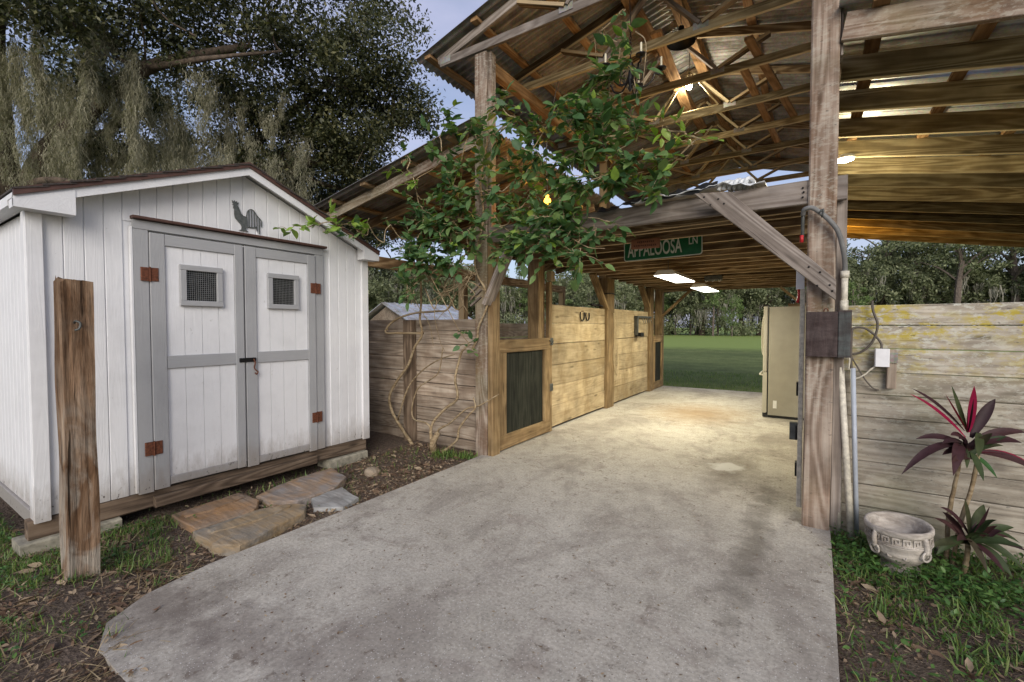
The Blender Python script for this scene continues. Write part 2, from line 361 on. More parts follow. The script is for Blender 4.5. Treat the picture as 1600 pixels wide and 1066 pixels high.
# ---------------------------------------------------------------- object helpers
WM = {}
def link(o, parent=None, Mx=None):
    Mx = Mx or Matrix.Identity(4)
    scn.collection.objects.link(o)
    if parent is not None:
        o.parent = parent; o.matrix_basis = WM[parent.name].inverted() @ Mx
    else: o.matrix_basis = Mx
    WM[o.name] = Mx
    return o
def tag(o, label=None, cat=None, group=None, kind=None):
    if label: o['label'] = label
    if cat: o['category'] = cat
    if group: o['group'] = group
    if kind: o['kind'] = kind
    return o
def thing(name, label, cat, loc=(0,0,0), group=None):
    return tag(link(bpy.data.objects.new(name, None), None, Matrix.Translation(loc)), label, cat, group)
def mesh(name, V, F, mat=None, parent=None, Mx=None, smooth=False):
    me = bpy.data.meshes.new(name); me.from_pydata([tuple(v) for v in V], [], F); me.update()
    if mat: me.materials.append(M[mat] if isinstance(mat, str) else mat)
    if smooth: me.polygons.foreach_set('use_smooth', [True]*len(me.polygons))
    o = bpy.data.objects.new(name, me)
    return link(o, parent, Mx)
def npmesh(name, V, Q, mat, parent=None, Mx=None, smooth=False):
    V = np.asarray(V, np.float32); Q = np.asarray(Q, np.int32); k = Q.shape[1]
    me = bpy.data.meshes.new(name)
    me.vertices.add(len(V)); me.vertices.foreach_set('co', V.ravel())
    me.loops.add(Q.size); me.loops.foreach_set('vertex_index', Q.ravel())
    me.polygons.add(len(Q)); me.polygons.foreach_set('loop_start', np.arange(0, Q.size, k, dtype=np.int32))
    me.update(calc_edges=True); me.materials.append(M[mat] if isinstance(mat, str) else mat)
    if smooth: me.polygons.foreach_set('use_smooth', np.ones(len(Q), bool))
    return link(bpy.data.objects.new(name, me), parent, Mx)
def frame(p0, p1, up=(0,0,1)):
    x = (Vector(p1)-Vector(p0)); L = x.length; x.normalize()
    u = Vector(up)
    if abs(x.dot(u)) > .98: u = Vector((0,1,0))
    y = u.cross(x).normalized(); z = x.cross(y)
    m = Matrix((x, y, z)).transposed().to_4x4(); m.translation = Vector(p0)
    return m, L
def beam_geo(L, w, h, n=3, c=None, jit=.0, end=0.0):
    """bevelled board along +X, w in Y, h in Z, centred"""
    if c is None: c = min(w, h)*.10
    a, b = w/2, h/2
    prof = [(-a+c,-b),(a-c,-b),(a,-b+c),(a,b-c),(a-c,b),(-a+c,b),(-a,b-c),(-a,-b+c)]
    V, F = [], []
    sy, sz = random.uniform(-1,1)*jit, random.uniform(-1,1)*jit
    for i in range(n+1):
        t = i/n
        dy = math.sin(t*math.pi)*sy + random.uniform(-1,1)*jit*.3; dz = math.sin(t*math.pi)*sz + random.uniform(-1,1)*jit*.3
        for (y, z) in prof:
            ex = random.uniform(-end, end) if i in (0, n) else 0
            V.append((t*L+ex, y+dy+random.uniform(-1,1)*jit*.25, z+dz+random.uniform(-1,1)*jit*.25))
    for i in range(n):
        for k in range(8):
            k2 = (k+1) % 8
            F.append((i*8+k, (i+1)*8+k, (i+1)*8+k2, i*8+k2)[::-1])
    F.append(tuple(range(8))[::-1]); F.append(tuple(n*8+k for k in range(8)))
    return V, F
def beam(name, parent, p0, p1, w, h, mat, up=(0,0,1), n=3, jit=.002, c=None, end=.0, label=None):
    Mx, L = frame(p0, p1, up)
    V, F = beam_geo(L, w, h, n, c, jit, end)
    o = mesh(name, V, F, mat, parent, Mx)
    if label: o['label'] = label
    return o
def box(name, parent, lo, hi, mat, c=.004, n=1, jit=0):
    """axis aligned bevelled box, long axis local X"""
    lo, hi = Vector(lo), Vector(hi); d = hi-lo; ce = (lo+hi)/2
    ax = max(range(3), key=lambda i: d[i])
    p0, p1 = ce.copy(), ce.copy(); p0[ax], p1[ax] = lo[ax], hi[ax]
    up = (0,0,1) if ax != 2 else (0,1,0)
    # w = size along local y, h = along local z
    Mx, L = frame(p0, p1, up)
    yv, zv = Mx.col[1].xyz, Mx.col[2].xyz
    w = abs(yv.x)*d.x + abs(yv.y)*d.y + abs(yv.z)*d.z; h = abs(zv.x)*d.x + abs(zv.y)*d.y + abs(zv.z)*d.z
    V, F = beam_geo(L, w, h, n, min(c, min(w, h)*.3), jit)
    return mesh(name, V, F, mat, parent, Mx)
def catmull(P, k=6):
    P = [Vector(p) for p in P]; P = [2*P[0]-P[1]] + P + [2*P[-1]-P[-2]]; out = []
    for i in range(1, len(P)-2):
        a, b, c, d = P[i-1:i+3]
        for j in range(k):
            t = j/k
            out.append(.5*((2*b)+(c-a)*t+(2*a-5*b+4*c-d)*t*t+(3*b-a-3*c+d)*t**3))
    out.append(P[-2]); return out
def tube_geo(P, r0, r1=None, sides=6, k=5, wob=0):
    r1 = r0 if r1 is None else r1
    C = catmull(P, k) if k > 1 else [Vector(p) for p in P]
    V, F = [], []; n = len(C); u = None
    for i, p in enumerate(C):
        d = (C[min(i+1, n-1)]-C[max(i-1, 0)]).normalized()
        if u is None: u = d.orthogonal().normalized()
        u = (u - d*u.dot(d)).normalized(); v = d.cross(u); r = r0+(r1-r0)*i/(n-1)
        for s in range(sides):
            a = 2*math.pi*s/sides; rr = r*(1+random.uniform(-wob, wob))
            V.append(p+u*math.cos(a)*rr+v*math.sin(a)*rr)
    for i in range(n-1):
        for s in range(sides):
            s2 = (s+1) % sides
            F.append((i*sides+s, i*sides+s2, (i+1)*sides+s2, (i+1)*sides+s))
    F.append(tuple(range(sides))[::-1]); F.append(tuple((n-1)*sides+s for s in range(sides)))
    return V, F
def tube(name, parent, P, r0, mat, r1=None, sides=6, k=5, wob=0):
    V, F = tube_geo(P, r0, r1, sides, k, wob)
    return mesh(name, V, F, mat, parent, None, True)
def lathe_geo(prof, seg=32):
    V, F = [], []
    for r, z in prof:
        for s in range(seg):
            a = 2*math.pi*s/seg; V.append((r*math.cos(a), r*math.sin(a), z))
    for i in range(len(prof)-1):
        for s in range(seg):
            s2 = (s+1) % seg; F.append((i*seg+s, i*seg+s2, (i+1)*seg+s2, (i+1)*seg+s))
    return V, F
def merge(parts):
    V, F = [], []
    for v, f in parts:
        o = len(V); V += [tuple(q) for q in v]; F += [tuple(i+o for i in q) for q in f]
    return V, F
def prism(poly, axis, a, b):
    """poly of 2D points in the two other axes, extruded from a to b along axis"""
    n = len(poly); V = []
    for t in (a, b):
        for (u, w) in poly:
            V.append({0: (t, u, w), 1: (u, t, w), 2: (u, w, t)}[axis])
    F = [tuple(range(n)), tuple(range(2*n-1, n-1, -1))] + [(i, (i+1) % n + 0, (i+1) % n + n, i+n) for i in range(n)]
    return V, F
def fixn(o):
    bm = bmesh.new(); bm.from_mesh(o.data); bmesh.ops.recalc_face_normals(bm, faces=bm.faces); bm.to_mesh(o.data); bm.free(); return o
def bakeinst(PV, PQ, Ms):
    """PV (n,3), PQ (m,4), Ms (k,3,4) -> merged V, Q"""
    n = len(PV); k = len(Ms)
    V = np.einsum('kij,nj->kni', Ms[:, :, :3], PV) + Ms[:, None, :, 3]
    Q = (PQ[None] + (np.arange(k)*n)[:, None, None]).reshape(-1, PQ.shape[1])
    return V.reshape(-1, 3), Q
def rotmats(dirs, normals, scale, pos):
    d = dirs/np.linalg.norm(dirs, axis=1, keepdims=True)
    n = normals - d*np.sum(normals*d, 1, keepdims=True); n /= np.linalg.norm(n, axis=1, keepdims=True)+1e-9
    b = np.cross(n, d)
    Ms = np.empty((len(d), 3, 4))
    Ms[:, :, 0] = d*scale[:, None]; Ms[:, :, 1] = b*scale[:, None]; Ms[:, :, 2] = n*scale[:, None]; Ms[:, :, 3] = pos
    return Ms
def leaf_proto(w=.42, rows=5, fold=.12, curl=-.12, tip=1.0, peak=.42):
    """unit leaf along +X, base at 0: (2*rows-1) quads"""
    V = []; Q = []
    for i in range(rows):
        t = i/(rows-1)
        hw = w/2*(math.sin(math.pi*min(1, t**(math.log(.5)/math.log(peak)))))**.85 if 0 < t < 1 else .006
        z = curl*t*t
        V += [(t, -hw, z+fold*hw*2), (t, 0, z), (t, hw, z+fold*hw*2)]
    for i in range(rows-1):
        a = i*3; Q += [(a, a+3, a+4, a+1), (a+1, a+4, a+5, a+2)]
    return np.array(V), np.array(Q)
DIAM = (np.array([(0,0,0),(.5,-.24,.03),(1,0,-.05),(.45,.24,.03)], float), np.array([(0,1,2,3)]))

# ================================================================ SETTING
# far lawn to the horizon
o = mesh('lawn', [(-700,-60,-.075),(700,-60,-.075),(700,900,-.075),(-700,900,-.075)], [(0,1,2,3)], 'lawn'); tag(o, kind='structure')
# bare earth round the buildings (gently uneven)
def ground_z(x, y):
    z = -.045 + .028*mnoise.noise((x*.9, y*.9, 3)) + .014*mnoise.noise((x*4, y*4, 7)) + .007*mnoise.noise((x*11, y*11, 1))
    # soil washed over the front left slab corner
    w = math.exp(-((x+2.6)/1.6)**2) * max(0, min(1, (1.05-y)/.35))
    z += .062*w*(.40+.8*max(0,mnoise.noise((x*2.6, y*2.6, 21))+.35)+.55*mnoise.noise((x*8, y*8, 4)))
    e = max(0, (y-9.0)/2.5, (-9.5-x)/2, (x-5)/2, (-2-y)/2)
    return z - .06*min(1, e)
nx, ny = 190, 150; X0, X1, Y0, Y1 = -11.5, 7., -4., 11.4
V = [(X0+(X1-X0)*i/nx, Y0+(Y1-Y0)*j/ny, 0) for j in range(ny+1) for i in range(nx+1)]
V = [(x, y, ground_z(x, y)) for x, y, _ in V]
Q = [(j*(nx+1)+i, j*(nx+1)+i+1, (j+1)*(nx+1)+i+1, (j+1)*(nx+1)+i) for j in range(ny) for i in range(nx)]
o = npmesh('bare_earth', V, Q, 'dirt', smooth=True); tag(o, kind='structure')
# concrete slab
sp = [(.115,.62),(.12,2.2),(.135,3.6),(.14,11.12),(-3.02,11.12),(-3.03,4.2),(-3.02,3.6),(-3.0,2.2),(-2.99,1.25),(-2.93,.92),(-2.80,.72),(-2.6,.64)]
V, F = prism(sp, 2, -.14, 0.0)
o = fixn(mesh('concrete_slab', V, F, 'conc')); tag(o, kind='structure')

# ================================================================ SHED
SX = -4.15
shed = thing('garden_shed', 'small white wooden shed with grey double doors and a brown edged gable roof', 'shed', (SX-1.5, 2.08, .18))
RIDGE_Y, EAVE_Z, RS = 2.045, 2.20, .405
def roofz(y): return EAVE_Z + RS*(1.35-abs(y-RIDGE_Y)) + .0
SB, ST = .18, None
# core walls
poly = [(.77,SB),(3.36,SB),(3.36,roofz(3.36)-.02),(RIDGE_Y,roofz(RIDGE_Y)-.02),(.77,roofz(.77)-.02)]
V, F = prism(poly, 0, SX-.09, SX-.016); fixn(mesh('front_wall', V, F, 'white', shed))
V, F = prism(poly, 0, SX-3.06, SX-3.0); fixn(mesh('back_wall', V, F, 'white', shed))
box('side_wall', shed, (SX-3.0,.77,SB), (SX-.09,.83,2.18), 'white')
box('side_wall', shed, (SX-3.0,3.30,SB), (SX-.09,3.36,2.18), 'white')
# siding boards on the front (local X vertical)
y = .80; w = .105
def siding(y0, y1, z0, x0=SX-.022, x1=SX-.008, top=None):
    g = .0018
    za, zb = (roofz(y0+g)-.005, roofz(y1-g)-.005) if top is None else (top, top)
    zc = max(za, zb)
    c = .0035
    # local coords: X=z-z0, Y=y, Z=x
    ys = [y0+g, y0+g+c, y1-g-c, y1-g]; zs = [za, za, zb, zb]
    V = []
    for yy, d, zt in ((ys[0], 0, za), (ys[0], x1-x0-c, za), (ys[1], x1-x0, za), (ys[2], x1-x0, zb), (ys[3], x1-x0-c, zb), (ys[3], 0, zb)):
        V += [(0, yy-y0, d), (zt-z0, yy-y0, d)]
    F = [(2*i, 2*i+1, 2*i+3, 2*i+2) for i in range(5)] + [(0,2,4,6,8,10), (1,3,5,7,9,11)]
    Mx = Matrix(((0,0,1,x0),(0,1,0,y0),(1,0,0,z0),(0,0,0,1)))
    return mesh('siding_board', V, F, 'white', shed, Mx)
while y < 3.355:
    y1 = min(y+w, 3.36)
    z0 = SB if (y1 < 1.30 or y > 2.80) else 2.19
    siding(y, y1, z0); y += w
x = SX-.10
while x > SX-3.0:   # left side wall
    mesh('siding_board', *beam_geo(1.98, .098, .016), 'white', shed, Matrix(((0,1,0,x-.05),(0,0,1,.764),(1,0,0,SB),(0,0,0,1)))); x -= w
# corner boards, base trim
box('corner_board', shed, (SX-.008,.725,.155), (SX+.018,.805,2.15), 'white', .003, 3, .001)
box('corner_board', shed, (SX-.085,.724,.16), (SX-.012,.745,2.15), 'white', .003, 3, .001)
box('corner_board', shed, (SX-.008,3.29,.17), (SX+.016,3.375,2.19), 'white', .003, 3, .001)
box('corner_board', shed, (SX-.09,3.362,.17), (SX-.008,3.384,2.15), 'white', .003, 3, .001)
box('base_trim', shed, (SX-3.0,.736,.10), (SX-.012,.756,.20), 'greyp', .003, 4, .002)
# roof: two slabs with overhang, fascia, drip edge, shingle courses
OX = SX+.14
for sgn in (-1, 1):
    ye = RIDGE_Y + sgn*1.385
    def rz(y): return EAVE_Z + .015 + RS*(1.35-abs(y-RIDGE_Y))
    V, F = prism([(RIDGE_Y, rz(RIDGE_Y)), (ye, rz(ye)), (ye, rz(ye)+.03), (RIDGE_Y, rz(RIDGE_Y)+.03)], 0, SX-3.2, OX-.012)
    fixn(mesh('roof_deck', V, F, 'white', shed))
    # white gable fascia
    V, F = prism([(RIDGE_Y, rz(RIDGE_Y)-.052), (ye, rz(ye)-.052), (ye, rz(ye)+.012), (RIDGE_Y, rz(RIDGE_Y)+.012)], 0, OX-.03, OX-.010)
    fixn(mesh('gable_fascia', V, F, 'white', shed))
    V, F = prism([(RIDGE_Y, rz(RIDGE_Y)+.010), (ye, rz(ye)+.010), (ye, rz(ye)+.055), (RIDGE_Y, rz(RIDGE_Y)+.055)], 0, OX-.022, OX+.006)
    fixn(mesh('drip_edge', V, F, 'browntrim', shed))
    n = 11
    for k in range(n):
        a, b = k/n, (k+1.25)/n
        ya, yb = ye+(RIDGE_Y-ye)*a, ye+(RIDGE_Y-ye)*min(1.0, b)
        V, F = prism([(ya, rz(ya)+.046), (yb, rz(yb)+.032), (yb, rz(yb)+.040), (ya, rz(ya)+.058)], 0, SX-3.22, OX+.014+random.uniform(-.006,.006))
        fixn(mesh('shingle_course', V, F, 'shingle', shed))
    # eave return block
    yb0, yb1 = (ye-.02, ye+.30) if sgn < 0 else (ye-.22, ye+.02)
    V, F = prism([(yb0+.02, EAVE_Z-.055), (yb1-.02, EAVE_Z-.055), (yb1-.02, rz(yb1-.02)-.005), (yb0+.02, rz(yb0+.02)-.005)], 0, SX+.02, OX-.006)
    fixn(mesh('eave_return', V, F, 'white', shed))
    V, F = prism([(ye, EAVE_Z-.03), (RIDGE_Y+sgn*1.30, EAVE_Z-.03), (RIDGE_Y+sgn*1.30, rz(RIDGE_Y+sgn*1.30)), (ye, rz(ye))], 0, SX-3.1, SX-.02)
    fixn(mesh('eave_soffit', V, F, 'white', shed))
# door frame
FX = SX-.008
box('door_frame', shed, (FX,1.27,.175), (FX+.028,1.362,2.135), 'greyp', .003, 3, .001)
box('door_frame', shed, (FX,2.722,.185), (FX+.028,2.815,2.135), 'greyp', .003, 3, .001)
box('door_frame', shed, (FX,1.27,2.137), (FX+.028,2.815,2.205), 'greyp', .003, 3, .001)
box('frame_edge', shed, (FX,1.252,.19), (FX+.030,1.268,2.15), 'white', .002)
box('door_cornice', shed, (FX,1.262,2.207), (FX+.065,2.835,2.228), 'browntrim', .003, 4, .001)
box('door_recess', shed, (FX-.02,1.362,.18), (FX-.002,2.722,2.13), 'dark')
DX = FX+.004
def door(ya, yb, ia, ib, side):
    z0, z1 = .185, 2.122
    d = box('door', shed, (DX-.004, ya, z0+.05), (DX+.012, yb, z1), 'white')
    # panelling boards
    n = 4; pw = (ib-ia)/n
    for k in range(n):
        mesh('panel_board', *beam_geo(2.035-.25, pw-.0032, .005), 'white', d, Matrix(((0,0,1,DX+.015),(0,1,0,ia+pw*(k+.5)),(1,0,0,.25),(0,0,0,1))))
    f = .034
    box('stile', d, (DX+.01, ya, z0), (DX+f, ia, z1), 'greyp', .003, 3, .001)
    box('stile', d, (DX+.01, ib, z0+(.01 if side < 0 else 0)), (DX+f, yb, z1), 'greyp', .003, 3, .001)
    box('rail', d, (DX+.01, ia+.001, 2.036), (DX+f-.002, ib-.001, z1), 'greyp', .003)
    box('rail', d, (DX+.01, ia+.001, 1.098), (DX+f-.002, ib-.001, 1.196), 'greyp', .003)
    b = box('rail', d, (DX+.01, ia+.002, .195), (DX+f-.004, ib-.004, .262), 'greyp', .006, 5, .004)
    # little window
    wa, wb = (1.555, 1.86) if side < 0 else (2.241, 2.535)
    wz0, wz1, fw = 1.585, 1.906, .042
    for lo, hi in (((wa, wz1-fw), (wb, wz1)), ((wa, wz0), (wb, wz0+fw)), ((wa, wz0+fw+.001), (wa+fw, wz1-fw-.001)), ((wb-fw, wz0+fw+.001), (wb, wz1-fw-.001))):
        box('window_frame', d, (DX+.018, lo[0], lo[1]), (DX+.05, hi[0], hi[1]), 'greyp', .003)
    box('window_hole', d, (DX+.012, wa+fw-.004, wz0+fw-.004), (DX+.0215, wb-fw+.004, wz1-fw+.004), 'dark', .001)
    P = []
    ng = 15
    for k in range(ng+1):
        t = k/ng; r = .0011
        yy = wa+fw+(wb-wa-2*fw)*t; zz = wz0+fw+(wz1-wz0-2*fw)*t
        P.append(prism([(DX+.028-r, yy-r), (DX+.028+r, yy-r), (DX+.028+r, yy+r), (DX+.028-r, yy+r)], 2, wz0+fw, wz1-fw))
        P.append(prism([(DX+.031-r, zz-r), (DX+.031+r, zz-r), (DX+.031+r, zz+r), (DX+.031-r, zz+r)], 1, wa+fw, wb-fw))
    mesh('wire_mesh', *merge(P), 'mesh', d)
    return d
dl = door(1.366, 2.032, 1.462, 1.962, -1)
dr = door(2.046, 2.718, 2.142, 2.637, 1)
for yy, zz in ((1.363, 1.81), (1.363, .505), (2.72, 1.80), (2.72, .515)):
    h = FX+.028
    hg = box('hinge', shed, (h, yy-.055, zz-.05), (h+.014, yy-.003, zz+.05), 'rust', .004)
    box('hinge_leaf', hg, (h, yy+.003, zz-.05), (h+.015, yy+.055, zz+.05), 'rust', .004)
    mesh('hinge_pin', *tube_geo([(h+.016, yy, zz-.055), (h+.016, yy, zz+.055)], .006, k=1, sides=8), 'rust', hg)
hp = box('hasp', shed, (DX+.034, 1.985, 1.112), (DX+.048, 2.12, 1.148), 'iron', .004)
tube('hasp_hook', hp, [(DX+.05,2.10,1.135),(DX+.062,2.105,1.10),(DX+.056,2.10,1.06),(DX+.055,2.115,1.035),(DX+.057,2.13,1.02),(DX+.057,2.118,1.0),(DX+.057,2.105,1.015)], .006, 'rust')
# sill timbers, door step
box('sill_beam', shed, (SX-.10,.70,.045), (SX-.006,3.34,.172), 'sill', .01, 8, .006)
box('door_step', shed, (SX-.002,1.36,.055), (SX+.05,2.70,.135), 'sill', .006, 6, .004)
box('sill_beam', shed, (SX-3.0,3.26,.045), (SX-.11,3.35,.172), 'sill', .01, 4, .005)
box('sill_beam', shed, (SX-3.0,.77,.045), (SX-.11,.86,.095), 'sill', .01, 4, .005)
for (ya, yb, z1, lab) in ((.655, 1.16, .045, 'pale concrete block under the near left corner of the white shed'), (1.35+.0, 1.55, .03, None), (2.86, 3.33, .04, 'weathered flat block under the far right corner of the white shed')):
    if lab is None: continue
    b = box('footing_block', None, (SX-.19, ya, -.09), (SX+.035, yb, z1), 'concblock', .012, 4, .006); tag(b, lab, 'concrete block')

# rooster silhouette on the gable
px = [(205,330),(240,310),(215,290),(205,225),(240,255),(255,215),(280,250),(310,220),(315,262),(350,250),(340,290),(318,325),(350,380),(385,470),(405,525),(450,560),(500,572),(535,560),(545,800),(525,845),(505,870),(498,915),(560,950),(500,945),(455,950),(420,945),(335,950),(402,918),(408,850),(385,790),(330,735),(265,660),(245,560),(250,430),(226,415),(232,370),(240,345)]
def rp(u, v): return (1.965+(u-205)*.00037, 2.255+(945-v)*.00034)
root = thing('rooster_ornament', 'dark metal rooster silhouette mounted on the white gable above the doors', 'ornament', (SX+.004, 2.05, 2.26))
V, F = prism([rp(*p) for p in px], 0, SX-.004, SX+.004)
b = mesh('body', V, F, 'roost', root); bm = bmesh.new(); bm.from_mesh(b.data); bmesh.ops.triangulate(bm, faces=bm.faces); bm.to_mesh(b.data); bm.free()
for i, (u, vt, vb) in enumerate([(580,400,825),(640,372,822),(700,388,800),(760,470,900),(815,560,960),(866,640,760)]):
    a, t = rp(u-10, vb), rp(u+10, vt)
    fixn(mesh('tail_feather', *prism([(a[0], a[1]), (t[0], a[1]), (t[0], t[1]), (a[0], t[1])], 0, SX-.003, SX+.003), 'roost', root))
arc = [rp(*p) for p in [(520,560),(545,430),(600,370),(650,360),(710,400),(770,500),(830,560),(870,620),(855,700)]]
tube('tail_arc', root, [(SX+.001, a, b) for a, b in arc], .004, 'roost', k=3, sides=5)
arc = [rp(*p) for p in [(520,830),(580,825),(640,822),(700,815),(745,790)]]
tube('tail_arc', root, [(SX+.001, a, b) for a, b in arc], .005, 'roost', k=3, sides=5)

# old split post in front of the shed
root = thing('old_post', 'short rough split wooden post standing in the grass before the white shed', 'post', (-3.49, .80, -.06))
V, F = [], []
n, S = 26, 32
for i in range(n+1):
    z = -.12 + 1.80*i/n
    for s in range(S):
        a = 2*math.pi*s/S; ca, sa = math.cos(a), math.sin(a)
        q = max(abs(ca), abs(sa)); hx, hy = .072, .066
        xx, yy = hx*ca/q, hy*sa/q
        f = 1 + .12*mnoise.noise((ca*2, sa*2, z*2.2)) + .09*mnoise.noise((ca*6, sa*6, z*1.1)) + (.08*max(0, .1-z) if z < .1 else 0)
        top = (.05*mnoise.noise((ca*4, sa*4, 9)) - .03*max(0, sa)) if i == n else 0
        V.append((z+top, xx*f, yy*f))
for i in range(n):
    for s in range(S): F.append((i*S+s, i*S+(s+1) % S, (i+1)*S+(s+1) % S, (i+1)*S+s))
F.append(tuple(n*S+s for s in range(S)))
mesh('timber', V, F, 'oldpost', root, Matrix(((0,1,0,-3.49),(0,0,1,.795),(1,0,0,0),(0,0,0,1))))
tube('screw_eye', root, [(-3.40,.775,1.44),(-3.375,.775,1.45),(-3.36,.79,1.44),(-3.358,.785,1.41),(-3.37,.77,1.40)], .006, 'darkmetal')
tube('nail', root, [(-3.42,.80,1.43),(-3.39,.80,1.43)], .005, 'rust', k=1)

# flagstones in front of the shed
def flag(poly, z0, z1, mat, label, tilt=(0,0), layer=None):
    c = Vector((sum(p[0] for p in poly)/len(poly), sum(p[1] for p in poly)/len(poly), z0))
    # roughen outline
    out = []
    for i in range(len(poly)):
        a, b = Vector(poly[i]), Vector(poly[(i+1) % len(poly)])
        for k in range(4):
            p = a.lerp(b, k/4); out.append((p.x-c.x+random.uniform(-.008,.008), p.y-c.y+random.uniform(-.008,.008)))
    n = len(out); V = []; F = []
    for ring, (sc, z) in enumerate(((1.02, z0), (1.005, z1-.006), (.985, z1-.001), (.62, z1+.003), (.3, z1+.002))):
        for (a, b) in out:
            V.append((a*sc, b*sc, z-z0 + .008*mnoise.noise((a*sc*7+c.x, b*sc*7, 2)) + tilt[0]*a + tilt[1]*b))
    for r in range(4):
        for i in range(n): F.append((r*n+i, r*n+(i+1) % n, (r+1)*n+(i+1) % n, (r+1)*n+i))
    F.append(tuple(4*n+i for i in range(n)))
    o = mesh('flagstone', V, F, mat, None, Matrix.Translation(c), False); tag(o, label, 'flagstone', 'flagstones laid before the shed doors')
    if layer:
        (ax0, ay0, ax1, ay1, wl) = layer; n2 = 12; V2 = []
        for zz, sc in ((z1-.01, 1.0), (z1+.014, .97)):
            for i in range(n2):
                t = i/(n2/2-1) if i < n2/2 else (n2-1-i)/(n2/2-1)
                sgn = 1 if i < n2/2 else -1
                px, py = ax0+(ax1-ax0)*t, ay0+(ay1-ay0)*t
                wv = wl*(.25+.75*math.sin(math.pi*min(.97,max(.06,t))))*sc*(1+.3*mnoise.noise((t*5,sgn,c.x*3)))
                V2.append((px+sgn*wv, py+random.uniform(-.01,.01), zz+tilt[0]*(px-c.x)+tilt[1]*(py-c.y)+.004*mnoise.noise((px*9,py*9,1))))
        F2 = [(i,(i+1)%n2,n2+(i+1)%n2,n2+i) for i in range(n2)]+[tuple(range(n2,2*n2))]
        fixn(mesh('split_layer', V2, F2, mat, o))
    return o
flag([(-3.99,1.42),(-4.05,1.92),(-3.74,1.93),(-3.55,1.80),(-3.56,1.41)], -.07, .012, 'slate_or', 'rust orange flagstone lying nearest to the shed step at the left', (.0,.01), (-3.87,1.45,-3.89,1.88,.085))
flag([(-3.53,1.38),(-3.52,1.80),(-3.44,2.02),(-3.33,2.09),(-3.18,1.98),(-3.03,1.44),(-3.22,1.36)], -.07, .018, 'slate_tan', 'long tan ridged flagstone lying nearest to the concrete drive', (.01,.0), (-3.40,1.42,-3.38,1.98,.075))
flag([(-3.85,1.97),(-3.98,2.40),(-3.95,2.76),(-3.62,2.68),(-3.46,2.44),(-3.46,2.09),(-3.63,1.98)], -.07, .015, 'slate_gr', 'large greyish brown flagstone lying before the right shed door', (-.01,.01))
flag([(-3.24,2.10),(-3.43,2.20),(-3.44,2.50),(-3.13,2.43),(-3.06,2.24)], -.07, .0, 'slate_bl', 'small pale grey flagstone beside the edge of the concrete drive')
bm = bmesh.new(); bmesh.ops.create_icosphere(bm, subdivisions=3, radius=.075)
for v in bm.verts: v.co *= 1+.25*mnoise.noise(v.co*14); v.co.z *= .75
me = bpy.data.meshes.new('rock'); bm.to_mesh(me); bm.free(); me.materials.append(M['rock'])
tag(link(bpy.data.objects.new('rock', me), None, Matrix.Translation((-3.62, 2.98, -.03))), 'fist sized tan rock lying on bare earth right of the shed', 'rock')

# ================================================================ BARN FRAME
barn = thing('barn_shelter', 'open timber barn with raised metal gable roof and lean-to roofs on both sides', 'barn', (-1.45, 4.0, 0))
B = barn
# left row of posts
box('post', B, (-3.12,4.0,-.12), (-2.96,4.16,4.38), 'post', .008, 8, .003)
box('post', B, (-2.955,4.01,-.12), (-2.885,4.15,2.36), 'tanpost', .006, 6, .003)
box('post_strip', B, (-2.955,4.03,2.36), (-2.915,4.12,4.37), 'post', .005, 6, .003)
box('post', B, (-3.17,5.20,-.12), (-3.00,5.37,2.40), 'tanpost', .008, 6, .003)
box('post', B, (-3.10,7.46,-.12), (-2.93,7.78,2.26), 'tanpost', .010, 6, .004)
box('post', B, (-3.12,7.5,2.26), (-2.98,7.66,4.30), 'brown', .010, 4, .004)
box('post', B, (-3.08,9.95,-.12), (-2.93,10.22,2.26), 'tanpost', .010, 6, .004)
box('post', B, (-3.14,10.99,-.12), (-2.96,11.16,4.3), 'tanpost', .010, 6, .004)
# right row
box('post', B, (-.035,3.82,-.12), (.130,3.985,4.42), 'post', .010, 10, .004)
box('post_strip', B, (.135,3.90,-.05), (.195,3.985,2.42), 'grey', .004, 6, .002)
box('post', B, (.03,7.45,-.12), (.19,7.62,4.3), 'tanpost', .008, 4, .003)
box('post', B, (.03,10.98,-.12), (.19,11.14,4.3), 'tanpost', .008, 4, .003)
# outer posts of the lean-tos
for yy in (4.1, 7.0, 11.3): box('post', B, (-5.88,yy,-.12), (-5.74,yy+.14,2.36), 'brown', .008, 4, .003)
for yy in (4.1, 11.4): box('post', B, (3.9,yy,-.12), (4.04,yy+.14,2.45), 'brown', .008, 4, .003)
# plates
box('plate_beam', B, (-3.09,4.17,4.24), (-3.0,11.15,4.375), 'orange', .006, 8, .003)
box('plate_beam', B, (.0,4.0,4.24), (.09,11.1,4.375), 'brown', .006, 8, .003)
box('plate_beam', B, (-5.86,4.25,2.36), (-5.76,11.5,2.54), 'brown', .006, 8, .003)
box('plate_beam', B, (3.92,3.9,2.46), (4.02,11.9,2.64), 'rafter', .006, 8, .003)
